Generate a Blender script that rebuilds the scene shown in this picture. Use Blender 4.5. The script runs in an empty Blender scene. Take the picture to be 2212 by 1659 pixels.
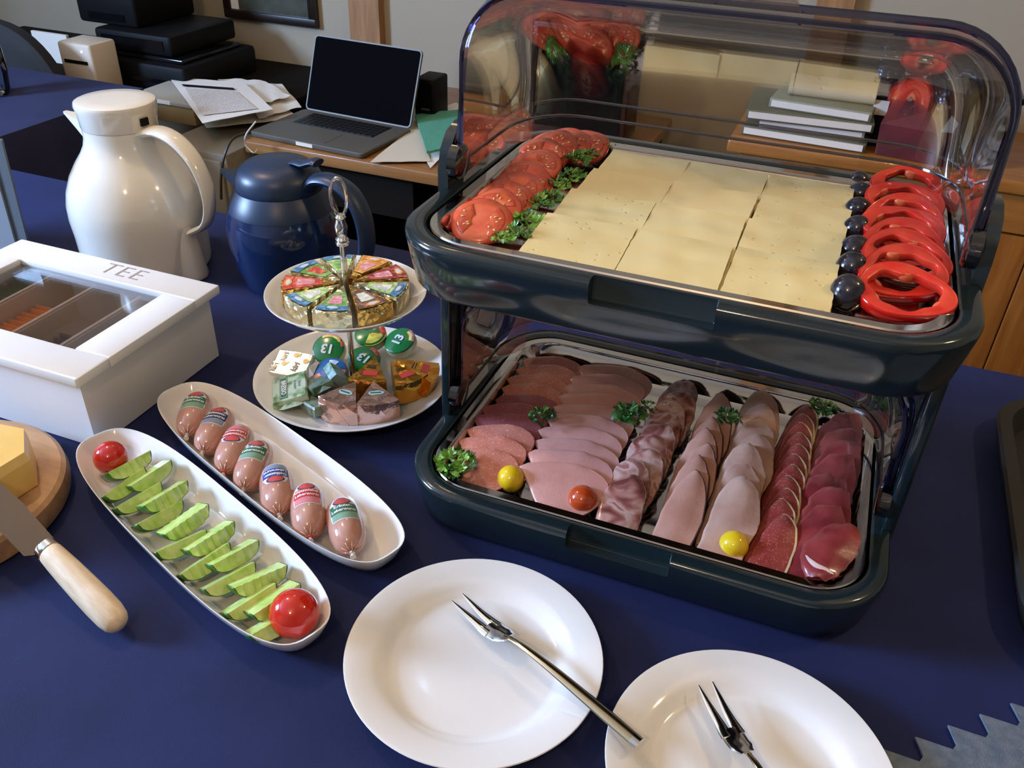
import bpy, bmesh, math, random
import numpy as np
from mathutils import Vector, Matrix, noise
random.seed(7)
scene = bpy.context.scene
COL = scene.collection
PI = math.pi
# ---------------------------------------------------------------- camera (table top is z = 0, x runs along the table)
CAM_O = Vector((0, 0, .602))
FWD = Vector((-.28833, .78198, -.5526)); RIGHT = Vector((.9301, .36587, .03244)); UP = Vector((-.22755, .50462, .83281))
FPX = 1878.03; IW, IH = 2212, 1659
cd = bpy.data.cameras.new('camera'); cam = bpy.data.objects.new('camera', cd); COL.objects.link(cam)
cd.sensor_fit = 'HORIZONTAL'; cd.sensor_width = 36; cd.lens = 36*FPX/IW; cd.clip_start = .02; cd.clip_end = 50
m = Matrix((RIGHT, UP, -FWD)).transposed().to_4x4(); m.translation = CAM_O; cam.matrix_world = m
scene.camera = cam
scene.view_settings.view_transform = 'Standard'; scene.view_settings.look = 'None'
scene.view_settings.gamma = 1; scene.view_settings.exposure = 0.08
scene.view_settings.use_curve_mapping = False
scene.cycles.max_bounces = 10; scene.cycles.transparent_max_bounces = 24; scene.cycles.glossy_bounces = 5
scene.cycles.caustics_reflective = False; scene.cycles.caustics_refractive = False
scene.cycles.sample_clamp_indirect = 4
# ---------------------------------------------------------------- light
w = bpy.data.worlds.new('world'); scene.world = w; w.use_nodes = True
w.node_tree.nodes['Background'].inputs[0].default_value = (.55, .7, 1, 1)
w.node_tree.nodes['Background'].inputs[1].default_value = .5
def area(name, loc, target, sx, sy, power, col):
    l = bpy.data.lights.new(name, 'AREA'); l.shape = 'RECTANGLE'; l.size = sx; l.size_y = sy; l.energy = power; l.color = col
    o = bpy.data.objects.new(name, l); COL.objects.link(o); o.location = loc
    o.rotation_euler = (Vector(target)-Vector(loc)).to_track_quat('-Z', 'Y').to_euler(); return o
def lamp(name, loc, power, col, r=.05):
    l = bpy.data.lights.new(name, 'POINT'); l.energy = power; l.color = col; l.shadow_soft_size = r
    o = bpy.data.objects.new(name, l); COL.objects.link(o); o.location = loc; return o
# daylight through the window in the left wall
area('window_daylight', (-2.96, -.25, .98), (0, .3, 0), .72, .56, 150, (.42, .62, 1))
WARM = (1, .70, .40)
lamp('ceiling_lamp_left', (-1.15, .80, 1.12), 14, WARM, .035)
lamp('ceiling_lamp_right', (.75, .95, 1.05), 11, WARM, .035)
lamp('ceiling_lamp_front', (-.15, -.60, 1.25), 15, WARM, .04)
lamp('ceiling_lamp_desk', (-.9, 1.55, 1.30), 1.5, WARM, .06)

# ---------------------------------------------------------------- helpers
def P(px, py, z=0.):                 # point on the horizontal plane z seen at that place of the photograph
    d = FWD + RIGHT*((px-IW/2)/FPX) - UP*((py-IH/2)/FPX)
    return CAM_O + d*((z-CAM_O.z)/d.z)
def PY(px, py, y):                   # the same on the vertical plane y
    d = FWD + RIGHT*((px-IW/2)/FPX) - UP*((py-IH/2)/FPX)
    return CAM_O + d*(y/d.y)
def tag(o, label=None, cat=None, group=None, kind=None):
    if label: o['label'] = label
    if cat: o['category'] = cat
    if group: o['group'] = group
    if kind: o['kind'] = kind
    return o
def thing(name, label, cat, loc=(0, 0, 0), rz=0., group=None, rx=0., ry=0.):
    o = bpy.data.objects.new(name, None); COL.objects.link(o); o.location = loc; o.rotation_euler = (rx, ry, rz)
    o.empty_display_size = .01
    return tag(o, label, cat, group)
def mesh(name, vf, smooth=True, mats=(), fm=None):
    me = bpy.data.meshes.new(name); v, f = vf
    me.from_pydata([tuple(p) for p in v], [], f); me.validate()
    for mm in mats: me.materials.append(mm)
    if fm is not None:
        for p, i in zip(me.polygons, fm): p.material_index = i
    bm = bmesh.new(); bm.from_mesh(me); bmesh.ops.recalc_face_normals(bm, faces=bm.faces); bm.to_mesh(me); bm.free()
    if smooth:
        me.polygons.foreach_set('use_smooth', [True]*len(me.polygons))
        if smooth != 'all': me.set_sharp_from_angle(angle=math.radians(38))
    return me
def obj(name, vf, mat, parent=None, loc=(0, 0, 0), rot=(0, 0, 0), smooth=True, label=None):
    me = vf if isinstance(vf, bpy.types.Mesh) else mesh(name, vf, smooth, (mat,))
    o = bpy.data.objects.new(name, me); COL.objects.link(o); o.parent = parent
    o.location = loc; o.rotation_euler = rot
    if label: o['label'] = label
    return o
def dup(root, loc, rot=None, label=None, group=None, scale=None):
    r = root.copy(); COL.objects.link(r); r.location = loc
    if rot is not None: r.rotation_euler = rot
    if scale is not None: r.scale = scale
    if label: r['label'] = label
    if group: r['group'] = group
    for ch in list(root.children):
        c = ch.copy(); COL.objects.link(c); c.parent = r
        for g in list(ch.children):
            d = g.copy(); COL.objects.link(d); d.parent = c
    return r
def join(*vfs):
    V, F = [], []
    for v, f in vfs:
        n = len(V); V += [tuple(p) for p in v]; F += [tuple(i+n for i in q) for q in f]
    return V, F
def xf(vf, loc=(0, 0, 0), rot=(0, 0, 0), sc=(1, 1, 1)):
    M = Matrix.LocRotScale(Vector(loc), Matrix.Rotation(rot[2], 3, 'Z') @ Matrix.Rotation(rot[1], 3, 'Y') @ Matrix.Rotation(rot[0], 3, 'X'), Vector(sc))
    return [tuple(M @ Vector(p)) for p in vf[0]], vf[1]
def loft(rings, cap0=True, cap1=True, closed=True):
    n = len(rings[0]); V = [tuple(p) for r in rings for p in r]; F = []
    for k in range(len(rings)-1):
        for i in range(n if closed else n-1):
            j = (i+1) % n; F.append((k*n+i, k*n+j, (k+1)*n+j, (k+1)*n+i))
    if cap0: F.append(tuple(range(n))[::-1])
    if cap1: F.append(tuple((len(rings)-1)*n+i for i in range(n)))
    return V, F
def ring(r, z, n=32, cx=0, cy=0): return [(cx+r*math.cos(2*PI*i/n), cy+r*math.sin(2*PI*i/n), z) for i in range(n)]
def lathe(prof, n=40, cap0=True, cap1=True): return loft([ring(max(r, 1e-4), z, n) for r, z in prof], cap0, cap1)
def sring(a, b, e, z, n=56):
    o = []
    for i in range(n):
        t = 2*PI*i/n; c, s = math.cos(t), math.sin(t)
        o.append((a*math.copysign(abs(c)**(2/e), c), b*math.copysign(abs(s)**(2/e), s), z))
    return o
def rring(L, W, r, z, n=9):
    o = []
    r = max(r, .0005)
    for cx, cy, a0 in ((L/2-r, W/2-r, 0), (-L/2+r, W/2-r, 90), (-L/2+r, -W/2+r, 180), (L/2-r, -W/2+r, 270)):
        for i in range(n+1):
            a = math.radians(a0+90*i/n); o.append((cx+r*math.cos(a), cy+r*math.sin(a), z))
    return o
def box(x0, x1, y0, y1, z0, z1, b=0.0):
    cx, cy = (x0+x1)/2, (y0+y1)/2
    if b <= 0:
        r = [[(x0, y0), (x1, y0), (x1, y1), (x0, y1)]]
        return loft([[(x, y, z0) for x, y in r[0]], [(x, y, z1) for x, y in r[0]]])
    L, W = x1-x0, y1-y0; R = []
    for i, z in ((b, z0), (b*.3, z0+b*.3), (0, z0+b), (0, z1-b), (b*.3, z1-b*.3), (b, z1)):
        R.append([(cx+p[0], cy+p[1], p[2]) for p in rring(L-2*i, W-2*i, max(b-i, b*.2)+.0003, z, 3)])
    return loft(R)
def tube(path, rad, n=10, cap=True, flat=1.0, upv=None):
    path = [Vector(p) for p in path]; R = []
    if not hasattr(rad, '__len__'): rad = [rad]*len(path)
    ref = Vector(upv) if upv else None
    prev = None
    for i, p in enumerate(path):
        t = (path[min(i+1, len(path)-1)]-path[max(i-1, 0)]).normalized()
        if ref is not None: a = ref - t*ref.dot(t)
        elif prev is None: a = t.orthogonal()
        else: a = prev - t*prev.dot(t)
        a.normalize(); prev = a; b = t.cross(a)
        R.append([p + a*(rad[i]*math.cos(2*PI*k/n)) + b*(rad[i]*flat*math.sin(2*PI*k/n)) for k in range(n)])
    return loft(R, cap, cap)
def smoothpath(pts, k=8):
    pts = [Vector(p) for p in pts]; out = []
    q = [pts[0]*2-pts[1]] + pts + [pts[-1]*2-pts[-2]]
    for i in range(1, len(q)-2):
        a, b, c, d = q[i-1:i+3]
        for j in range(k):
            t = j/k
            out.append(.5*((2*b)+(c-a)*t+(2*a-5*b+4*c-d)*t*t+(3*b-a-3*c+d)*t**3))
    out.append(pts[-1]); return out
def ball(r, n=24, sz=1.0, z0=0, bump=None):
    prof = [(r*math.sin(PI*i/(n//2)), z0 - r*sz*math.cos(PI*i/(n//2))) for i in range(n//2+1)]
    return lathe(prof, n, False, False)
def plate_poly(pts, z0, z1):         # prism from an outline
    return loft([[(x, y, z0) for x, y in pts], [(x, y, z1) for x, y in pts]])
def text_vf(s, size, thick=.0, bold=0.0, spacing=1.0):
    c = bpy.data.curves.new('t', 'FONT'); c.body = s; c.size = size; c.align_x = 'CENTER'; c.align_y = 'CENTER'
    c.extrude = thick; c.offset = bold; c.space_character = spacing; c.resolution_u = 3
    o = bpy.data.objects.new('t', c); COL.objects.link(o)
    bpy.context.view_layer.update()
    me = bpy.data.meshes.new_from_object(o.evaluated_get(bpy.context.evaluated_depsgraph_get()))
    vf = ([tuple(v.co) for v in me.vertices], [tuple(p.vertices) for p in me.polygons])
    bpy.data.objects.remove(o); bpy.data.curves.remove(c); bpy.data.meshes.remove(me)
    return vf
# ---------------------------------------------------------------- materials
def newmat(name):
    mm = bpy.data.materials.new(name); mm.use_nodes = True
    nt = mm.node_tree; return mm, nt, nt.nodes['Principled BSDF'], nt.links
def nd(nt, t, **k):
    n = nt.nodes.new(t)
    for a, b in k.items():
        if a in n.inputs: n.inputs[a].default_value = b
        else: setattr(n, a, b)
    return n
def coords(nt, sc=(1, 1, 1), kind='Object'):
    t = nt.nodes.new('ShaderNodeTexCoord'); mp = nt.nodes.new('ShaderNodeMapping'); mp.inputs['Scale'].default_value = sc
    oi = nt.nodes.new('ShaderNodeObjectInfo'); ad = nt.nodes.new('ShaderNodeVectorMath'); ad.operation = 'MULTIPLY_ADD'
    nt.links.new(oi.outputs['Random'], ad.inputs[0]); ad.inputs[1].default_value = (3.1, 5.3, 2.2); nt.links.new(t.outputs[kind], ad.inputs[2])
    nt.links.new(ad.outputs[0], mp.inputs['Vector']); return mp.outputs['Vector']
def ramp(nt, fac, stops, interp='LINEAR'):
    r = nt.nodes.new('ShaderNodeValToRGB'); r.color_ramp.interpolation = interp
    el = r.color_ramp.elements
    while len(el) < len(stops): el.new(.5)
    for e, (p, c) in zip(el, stops): e.position = p; e.color = (*c, 1) if len(c) == 3 else c
    nt.links.new(fac, r.inputs['Fac']); return r.outputs['Color']
def mat(name, col, rough=.5, metal=0., col2=None, nscale=20., bump=0., bscale=200., coat=0., spec=None, sss=0., aniso=(1, 1, 1), lo=.35, hi=.65, sssr=(.6, .25, .15), bdist=.001):
    mm, nt, b, L = newmat(name)
    b.inputs['Base Color'].default_value = (*col, 1); b.inputs['Roughness'].default_value = rough; b.inputs['Metallic'].default_value = metal
    b.inputs['Coat Weight'].default_value = coat; b.inputs['Coat Roughness'].default_value = .05
    if spec is not None: b.inputs['Specular IOR Level'].default_value = spec
    if sss:
        b.inputs['Subsurface Weight'].default_value = sss; b.inputs['Subsurface Scale'].default_value = .004; b.inputs['Subsurface Radius'].default_value = sssr
    if col2 or bump: v = coords(nt, aniso)
    if col2:
        n = nd(nt, 'ShaderNodeTexNoise', Scale=nscale, Detail=4.); L.new(v, n.inputs['Vector'])
        L.new(ramp(nt, n.outputs['Fac'], [(lo, col), (hi, col2)]), b.inputs['Base Color'])
    if bump:
        n2 = nd(nt, 'ShaderNodeTexNoise', Scale=bscale, Detail=3.); L.new(v, n2.inputs['Vector'])
        bp = nd(nt, 'ShaderNodeBump', Strength=bump, Distance=bdist); L.new(n2.outputs['Fac'], bp.inputs['Height']); L.new(bp.outputs['Normal'], b.inputs['Normal'])
    return mm
def speckmat(name, base, base2, speck, scale=400., thr=.22, rough=.4, coat=.15, amount=.8, nscale=60., bump=.15, sss=.0, spread=.06):
    mm, nt, b, L = newmat(name); v = coords(nt)
    n = nd(nt, 'ShaderNodeTexNoise', Scale=nscale, Detail=4.); L.new(v, n.inputs['Vector'])
    c0 = ramp(nt, n.outputs['Fac'], [(.35, base), (.65, base2)])
    d = nd(nt, 'ShaderNodeTexNoise', Scale=scale*.6, Detail=2.); L.new(v, d.inputs['Vector'])
    vo = nd(nt, 'ShaderNodeTexVoronoi', Scale=scale)
    mv = nd(nt, 'ShaderNodeVectorMath', operation='MULTIPLY_ADD'); mv.inputs[1].default_value = (.004,)*3
    L.new(d.outputs['Color'], mv.inputs[0]); L.new(v, mv.inputs[2]); L.new(mv.outputs[0], vo.inputs['Vector'])
    f = ramp(nt, vo.outputs['Distance'], [(thr-spread, (amount,)*3), (thr+spread, (0,)*3)])
    mx = nd(nt, 'ShaderNodeMix', data_type='RGBA'); L.new(f, mx.inputs[0]); L.new(c0, mx.inputs[6]); mx.inputs[7].default_value = (*speck, 1)
    L.new(mx.outputs[2], b.inputs['Base Color']); b.inputs['Roughness'].default_value = rough; b.inputs['Coat Weight'].default_value = coat
    if sss: b.inputs['Subsurface Weight'].default_value = sss; b.inputs['Subsurface Scale'].default_value = .003
    bp = nd(nt, 'ShaderNodeBump', Strength=bump, Distance=.0006); L.new(f, bp.inputs['Height']); L.new(bp.outputs['Normal'], b.inputs['Normal'])
    return mm
def woodmat(name, c1, c2, rough=.4, sc=(3, 40, 40), coat=.0, nscale=2.2):
    mm, nt, b, L = newmat(name); v = coords(nt, sc)
    n = nd(nt, 'ShaderNodeTexNoise', Scale=nscale, Detail=5., Distortion=.6); L.new(v, n.inputs['Vector'])
    L.new(ramp(nt, n.outputs['Fac'], [(.32, c1), (.68, c2)]), b.inputs['Base Color'])
    b.inputs['Roughness'].default_value = rough; b.inputs['Coat Weight'].default_value = coat
    bp = nd(nt, 'ShaderNodeBump', Strength=.12, Distance=.001); L.new(n.outputs['Fac'], bp.inputs['Height']); L.new(bp.outputs['Normal'], b.inputs['Normal'])
    return mm
def clearmat(name, tint=(1, 1, 1), refl=1.0, ior=1.5, rough=.02, gcol=(1, 1, 1), base=0.0):
    mm = bpy.data.materials.new(name); mm.use_nodes = True; nt = mm.node_tree; L = nt.links
    nt.nodes.remove(nt.nodes['Principled BSDF']); out = nt.nodes['Material Output']
    t = nd(nt, 'ShaderNodeBsdfTransparent'); t.inputs[0].default_value = (*tint, 1)
    g = nd(nt, 'ShaderNodeBsdfGlossy', Roughness=rough); g.inputs[0].default_value = (*gcol, 1)
    fr = nd(nt, 'ShaderNodeFresnel', IOR=ior); ma = nd(nt, 'ShaderNodeMath', operation='MULTIPLY_ADD'); ma.inputs[1].default_value = refl; ma.inputs[2].default_value = base
    ma.use_clamp = True
    L.new(fr.outputs[0], ma.inputs[0]); mx = nt.nodes.new('ShaderNodeMixShader')
    L.new(ma.outputs[0], mx.inputs[0]); L.new(t.outputs[0], mx.inputs[1]); L.new(g.outputs[0], mx.inputs[2]); L.new(mx.outputs[0], out.inputs[0])
    return mm
M = {}
M['wall'] = mat('cream wall plaster', (.40, .345, .25), .85, col2=(.355, .30, .215), nscale=1.2, bump=.15, bscale=60)
M['ceiling'] = mat('white ceiling paint', (.7, .68, .62), .9)
M['floor'] = woodmat('brown floor boards', (.14, .07, .035), (.22, .12, .06), .45)
M['cloth'] = None
M['white'] = mat('white glossy plastic', (.77, .73, .63), .12, coat=.5)
M['porcelain'] = mat('white porcelain', (.84, .82, .77), .10, coat=.6)
M['frame'] = mat('dark slate plastic', (.010, .020, .024), .14, coat=.25)
M['steel'] = mat('polished steel', (.66, .63, .58), .07, 1., bump=.04, bscale=18)
M['chrome'] = mat('chrome', (.75, .74, .72), .10, 1.)
M['black'] = mat('black plastic', (.004, .004, .0045), .55, spec=.15)
M['blackgloss'] = mat('black glossy', (.004, .004, .005), .12, spec=.3)
M['paper'] = mat('white paper', (.80, .76, .68), .85)
M['grey'] = mat('grey paint', (.35, .35, .34), .6)
# ---------------------------------------------------------------- room
X0, X1, Y0, Y1, ZF, ZC = -3.0, 2.0, -2.0, 2.5, -.86, 1.55
def struct(name, vf, m_, parent=None):
    o = obj(name, vf, m_, parent, smooth=False); o['kind'] = 'structure'; return o
struct('floor', box(X0-.1, X1+.1, Y0-.1, Y1+.1, ZF-.05, ZF), M['floor'])
struct('ceiling', box(X0-.1, X1+.1, Y0-.1, Y1+.1, ZC, ZC+.05), M['ceiling'])
struct('wall_back', box(X0, X1, Y1, Y1+.1, ZF, ZC), M['wall'])
struct('wall_right', box(X1, X1+.1, Y0, Y1+.1, ZF, ZC), M['wall'])
def wall_open(name, axis, c0, c1, a0, a1, o0, o1, z0, z1):   # wall with one window opening
    bs = []
    for s0, s1, u0, u1 in ((a0, o0, ZF, ZC), (o1, a1, ZF, ZC), (o0, o1, ZF, z0), (o0, o1, z1, ZC)):
        bs.append(box(c0, c1, s0, s1, u0, u1) if axis == 'x' else box(s0, s1, c0, c1, u0, u1))
    return struct(name, join(*bs), M['wall'])
wall_open('wall_left', 'x', X0-.1, X0, Y0-.1, Y1+.1, -.75, .8, .16, 1.32)
struct('wall_front', box(X0, X1, Y0-.1, Y0, ZF, ZC), M['wall'])
M['winwood'] = mat('white window wood', (.75, .74, .70), .4)
M['pane'] = clearmat('window pane', (.97, .98, 1), .6)
wf = []
for a, b in ((-.75, -.70), (.75, .8)): wf.append(box(X0-.08, X0-.03, a, b, .16, 1.32))
for a, b in ((.16, .21), (1.27, 1.32)): wf.append(box(X0-.08, X0-.03, -.70, .75, a, b))
o = struct('window_1', join(*wf), M['winwood'])
c = obj('window_pane', box(X0-.07, X0-.065, -.7, .75, .21, 1.27), M['pane'], o, smooth=False)
M['beam'] = woodmat('brown beam wood', (.26, .12, .04), (.40, .20, .08), .6, sc=(30, 30, 2.5))
for k, (xa, xb) in enumerate(((-1.487, -1.383), (-.135, -.045))):
    struct('trim_%d' % (k+1), box(xa, xb, Y1-.035, Y1, -.12 if k == 0 else -.03, ZC), M['beam'])
# ---------------------------------------------------------------- tables and cloths
def clothmat(name, c1, c2, fine=1400., rough=.75):
    mm, nt, b, L = newmat(name); v = coords(nt)
    n = nd(nt, 'ShaderNodeTexNoise', Scale=9., Detail=3.); L.new(v, n.inputs['Vector'])
    L.new(ramp(nt, n.outputs['Fac'], [(.35, c1), (.65, c2)]), b.inputs['Base Color'])
    b.inputs['Roughness'].default_value = rough; b.inputs['Sheen Weight'].default_value = .06; b.inputs['Specular IOR Level'].default_value = .25; b.inputs['Sheen Roughness'].default_value = .4
    b.inputs['Sheen Tint'].default_value = (.35, .45, 1, 1)
    wv = nd(nt, 'ShaderNodeTexNoise', Scale=fine, Detail=1.); L.new(v, wv.inputs['Vector'])
    bp = nd(nt, 'ShaderNodeBump', Strength=.35, Distance=.0006); L.new(wv.outputs['Fac'], bp.inputs['Height']); L.new(bp.outputs['Normal'], b.inputs['Normal'])
    return mm
M['cloth'] = clothmat('navy blue table linen', (.0090, .0145, .064), (.0125, .0195, .084))
M['tablewood'] = woodmat('table wood', (.25, .15, .08), (.35, .22, .12), .5)
def clothgrid(x0, x1, y0, y1, drop, nx=60, ny=40, amp=.0012, wave=.012):
    """cloth lying on a table and hanging over its edges"""
    xs = [x0-.004]*7 + list(np.linspace(x0, x1, nx)) + [x1+.004]*7
    ys = [y0-.004]*7 + list(np.linspace(y0, y1, ny)) + [y1+.004]*7
    V, F = [], []
    NX, NY = len(xs), len(ys)
    for j in range(NY):
        for i in range(NX):
            dx = max(0, 7-i, i-(NX-8)); dy = max(0, 7-j, j-(NY-8)); d = max(dx, dy)/7
            x, y = xs[i], ys[j]
            z = -drop*d + (amp*noise.noise(Vector((x*5, y*5, 3.1))) if d == 0 else 0)
            if d > 0:
                wv = wave*d*(1+math.sin(x*38+y*31+2*noise.noise(Vector((x*3, y*3, 0)))))
                if dx >= dy: x += (-wv if i < 7 else wv)
                if dy >= dx: y += (-wv if j < 7 else wv)
            V.append((x, y, z+.0045))
    for j in range(NY-1):
        for i in range(NX-1): F.append((j*NX+i, j*NX+i+1, (j+1)*NX+i+1, (j+1)*NX+i))
    return V, F
def make_table(name, label, x0, x1, y0, y1, top=0., th=.03):
    t = thing(name, label, 'table', ((x0+x1)/2, (y0+y1)/2, ZF))
    cx, cy = (x0+x1)/2, (y0+y1)/2; H = top-ZF
    obj('tabletop', xf(box(x0, x1, y0, y1, top-th, top, .003), (-cx, -cy, -ZF)), M['tablewood'], t)
    for sx in (-1, 1):
        for sy in (-1, 1):
            px, py = sx*((x1-x0)/2-.06), sy*((y1-y0)/2-.06)
            obj('leg', box(px-.025, px+.025, py-.025, py+.025, 0, H-th), M['tablewood'], t)
    return t
TZ = -.005
make_table('buffet_table', 'long wooden buffet table hidden under the navy cloth with the breakfast food', -1.50, 1.15, .16, 1.145, TZ)
o = obj('tablecloth', clothgrid(-1.50, 1.15, .16, 1.145, .30, 90, 40), M['cloth'], loc=(0, 0, -.0050))
tag(o, 'navy blue cloth covering the buffet table under all the plates and dishes', 'tablecloth')
make_table('side_table', 'table at the far left under a blue cloth beside the black chair', -2.75, -1.62, 1.22, 1.70, TZ)
M['cloth2'] = clothmat('blue violet table linen', (.017, .020, .055), (.023, .026, .070))
o = obj('tablecloth', clothgrid(-2.75, -1.62, 1.22, 1.70, .20, 40, 20, .0015, .006), M['cloth2'], loc=(0, 0, -.0050))
tag(o, 'blue cloth with hanging edge on the separate table at the far left', 'tablecloth')
# pinked napkin at the lower right corner
M['napkin'] = mat('grey blue linen', (.10, .14, .19), .9, col2=(.16, .19, .23), nscale=120, bump=.5, bscale=900)
pts = []
x, y = .118, .452
while x < .40:
    pts += [(x, y), (x-.006, y+.016)]; x += .0245; y += .0215
    pts += [(x-.003, y-.006)]
pts += [(.62, .46), (.36, .20)]
o = obj('table_runner', plate_poly(pts, .0012, .0034), M['napkin'], smooth=False)
tag(o, 'grey blue linen with zigzag cut edge at the lower right corner', 'napkin')
# dark tray on the right
M['darktray'] = mat('dark brown plastic', (.012, .010, .007), .6)
o = obj('serving_tray', xf(loft([rring(.50, .42, .07, .0), rring(.52, .44, .08, .03), rring(.515, .435, .08, .034), rring(.49, .41, .07, .034), rring(.47, .39, .06, .008)]), (0, 0, 0)), M['darktray'], loc=(.50, .825, .001))
tag(o, 'dark empty tray with rounded corners at the right edge of the buffet', 'tray')
# grey stand at the left edge, behind the tea box
M['greyplastic'] = mat('grey plastic', (.10, .115, .12), .35)
t = thing('cereal_dispenser', 'grey slanted plastic dispenser cut off by the left edge behind the tea box', 'dispenser', (-1.20, .84, 0))
q0, q1 = PY(56, 522, .84), PY(3, 305, .84)
rx0, rx1, hz = q0.x+1.20, q1.x+1.20, q1.z
obj('body', loft([[(-.16, 0, 0), (rx0, 0, 0), (rx0-.006, .008, 0), (-.16, .008, 0)], [(-.16, 0, hz), (rx1, 0, hz), (rx1-.006, .008, hz), (-.16, .008, hz)]]), M['greyplastic'], t, smooth=False)
obj('front_panel', plate_poly([(-.15, .01), (rx0-.02, .01), (rx1-.025, hz-.02), (-.15, hz-.02)], 0, .003), mat('light grey plastic', (.22, .24, .25), .35), t, (0, -.0005, 0), (PI/2, 0, 0), smooth=False)
# ---------------------------------------------------------------- background furniture
M['deskwood'] = woodmat('orange brown desk wood', (.24, .10, .025), (.33, .15, .045), .35, coat=.2)
M['darkwood'] = mat('dark desk frame', (.008, .006, .004), .8, spec=.1)
DZ = -.12
t = thing('desk', 'orange brown wooden desk below the laptop', 'desk', (-.93, 2.12, ZF))
obj('desktop', box(-.47, .47, -.345, .36, DZ-ZF-.03, DZ-ZF, .004), M['deskwood'], t)
obj('back_panel', box(-.44, .44, .30, .32, .1, DZ-ZF-.03), M['darkwood'], t, smooth=False)
for sx in (-1, 1): obj('side_panel', box(sx*.44-.012, sx*.44+.012, -.30, .34, 0, DZ-ZF-.03), M['darkwood'], t, smooth=False)
obj('drawer', box(-.42, -.02, -.30, -.28, DZ-ZF-.15, DZ-ZF-.035), M['darkwood'], t, smooth=False)
t = thing('printer_table', 'dark low table carrying the black printers', 'table', (-2.15, 2.16, ZF))
obj('tabletop', box(-.72, .66, -.12, .33, DZ-ZF-.03, DZ-ZF, .003), M['darkwood'], t)
for sx in (-1, 1): obj('side_panel', box(sx*.64-.012, sx*.64+.012, -.10, .32, 0, DZ-ZF-.03), M['darkwood'], t, smooth=False)
M['cabwhite'] = mat('cream lacquered metal', (.24, .21, .155), .6)
t = thing('drawer_cabinet', 'cream filing cabinet beside the desk behind the white jug handle', 'cabinet', (-1.50, 1.83, ZF))
obj('body', box(-.115, .09, -.12, .20, 0, .72, .004), M['cabwhite'], t)
for k in range(3): obj('drawer', box(-.105, .08, -.132, -.121, .03+.23*k, .245+.23*k, .003), M['cabwhite'], t)
for k in range(3): obj('handle', box(-.03, .03, -.146, -.133, .165+.23*k, .18+.23*k), M['darkwood'], t)
# pine cabinet
M['pine'] = woodmat('orange pine', (.25, .078, .010), (.36, .13, .022), .35, sc=(22, 22, 2.2), coat=.3)
M['pine2'] = woodmat('light orange pine', (.30, .105, .018), (.42, .17, .035), .35, sc=(2.2, 22, 22), coat=.3)
M['knot'] = mat('pine knot', (.07, .022, .008), .5)
CT = -.035-ZF
t = thing('pine_cabinet', 'orange pine cabinet with panelled front behind the right side of the display', 'cabinet', (.55, 2.30, ZF))
obj('top_board', box(-.80, .85, -.215, .19, CT-.03, CT, .006), M['pine2'], t)
obj('body', box(-.77, .82, -.17, .18, .06, CT-.031), M['pine'], t, smooth=False)
obj('plinth', box(-.75, .80, -.15, .17, 0, .06), M['darkwood'], t, smooth=False)
obj('frieze_board', box(-.77, .82, -.19, -.171, CT-.125, CT-.032, .003), M['pine2'], t)
pl = None
x = -.77; k = 0
while x < .81:
    bw = .0955 + .006*math.sin(k*2.3)
    if pl is None: pl = mesh('plank', box(-.0465, .0465, -.009, .009, 0, CT-.125-.07, .003), True, (M['pine'],))
    obj('plank', pl, None, t, (x+bw/2, -.181, .065), (0, 0, 0)).scale = (bw/.0955, 1, 1)
    x += bw; k += 1
for kx, kz, s in ((.03, CT-.30, 1.), (-.42, CT-.22, .7), (.16, CT-.20, .8)):
    obj('knot', xf(lathe([(.010, 0), (.012, .001), (.004, .0016)], 14), (0, 0, 0), (PI/2, 0, .0), (1.4, 1, .6)), M['knot'], t, (kx, -.1895, kz))
# framed picture
t = thing('picture_frame', 'dark framed picture cut off by the top of the photo above the papers', 'picture', (-1.79, 2.485, .0))
fx0, fx1 = -.168, .176
M['frameblack'] = mat('dark frame wood', (.015, .008, .005), .35)
M['picdark'] = mat('dark picture print', (.05, .055, .04), .25, col2=(.09, .09, .07), nscale=14)
for a in ((fx0, fx1, .003, .028), (fx0, fx1, .275, .30)): obj('frame_bar', box(a[0], a[1], -.012, .012, a[2], a[3], .002), M['frameblack'], t)
for a in ((fx0, fx0+.025), (fx1-.025, fx1)): obj('frame_bar', box(a[0], a[1], -.012, .012, .028, .275, .002), M['frameblack'], t)
obj('print', box(fx0+.02, fx1-.02, -.002, .010, .02, .28), M['picdark'], t, smooth=False)
obj('light_area', box(fx0+.026, fx0+.055, -.0035, -.0025, .03, .075), M['paper'], t, smooth=False, label='pale corner of the print')
# ---------------------------------------------------------------- laptop
M['alu'] = mat('grey aluminium', (.13, .12, .10), .5, .3)
M['keys'] = mat('black keys', (.01, .01, .01), .45)
t = thing('laptop', 'open grey laptop with black screen standing on the desk', 'laptop', (-1.226, 1.91, DZ+.001), math.radians(-4)); t.scale = (.95, .95, .95)
obj('base', loft([rring(.355, .24, .012, .002), rring(.36, .245, .014, .006), rring(.36, .245, .014, .013), rring(.356, .241, .013, .015)]), M['alu'], t)
kb = obj('keyboard', box(-.13, .13, .0, .098, .0151, .0158, .0), M['keys'], t, smooth=False)
kk = []
for r in range(5):
    for c in range(14): kk.append(box(-.126+c*.0181, -.126+c*.0181+.0155, .004+r*.0185, .004+r*.0185+.0155, .0158, .0172))
obj('keys', join(*kk), M['keys'], kb, smooth=False)['kind'] = 'stuff'
obj('trackpad', box(-.05, .05, -.105, -.02, .0151, .0156), M['alu'], t, smooth=False)
obj('latch', box(-.026, .026, -.1235, -.1205, .004, .0135), M['white'], t, smooth=False, label='pale opening notch')
s = obj('screen', xf(loft([rring(.35, .206, .012, -.004), rring(.35, .206, .012, .003)]), (0, .103, 0)), M['alu'], t, (0, .122, .014), (math.radians(90-22), 0, 0))
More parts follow.
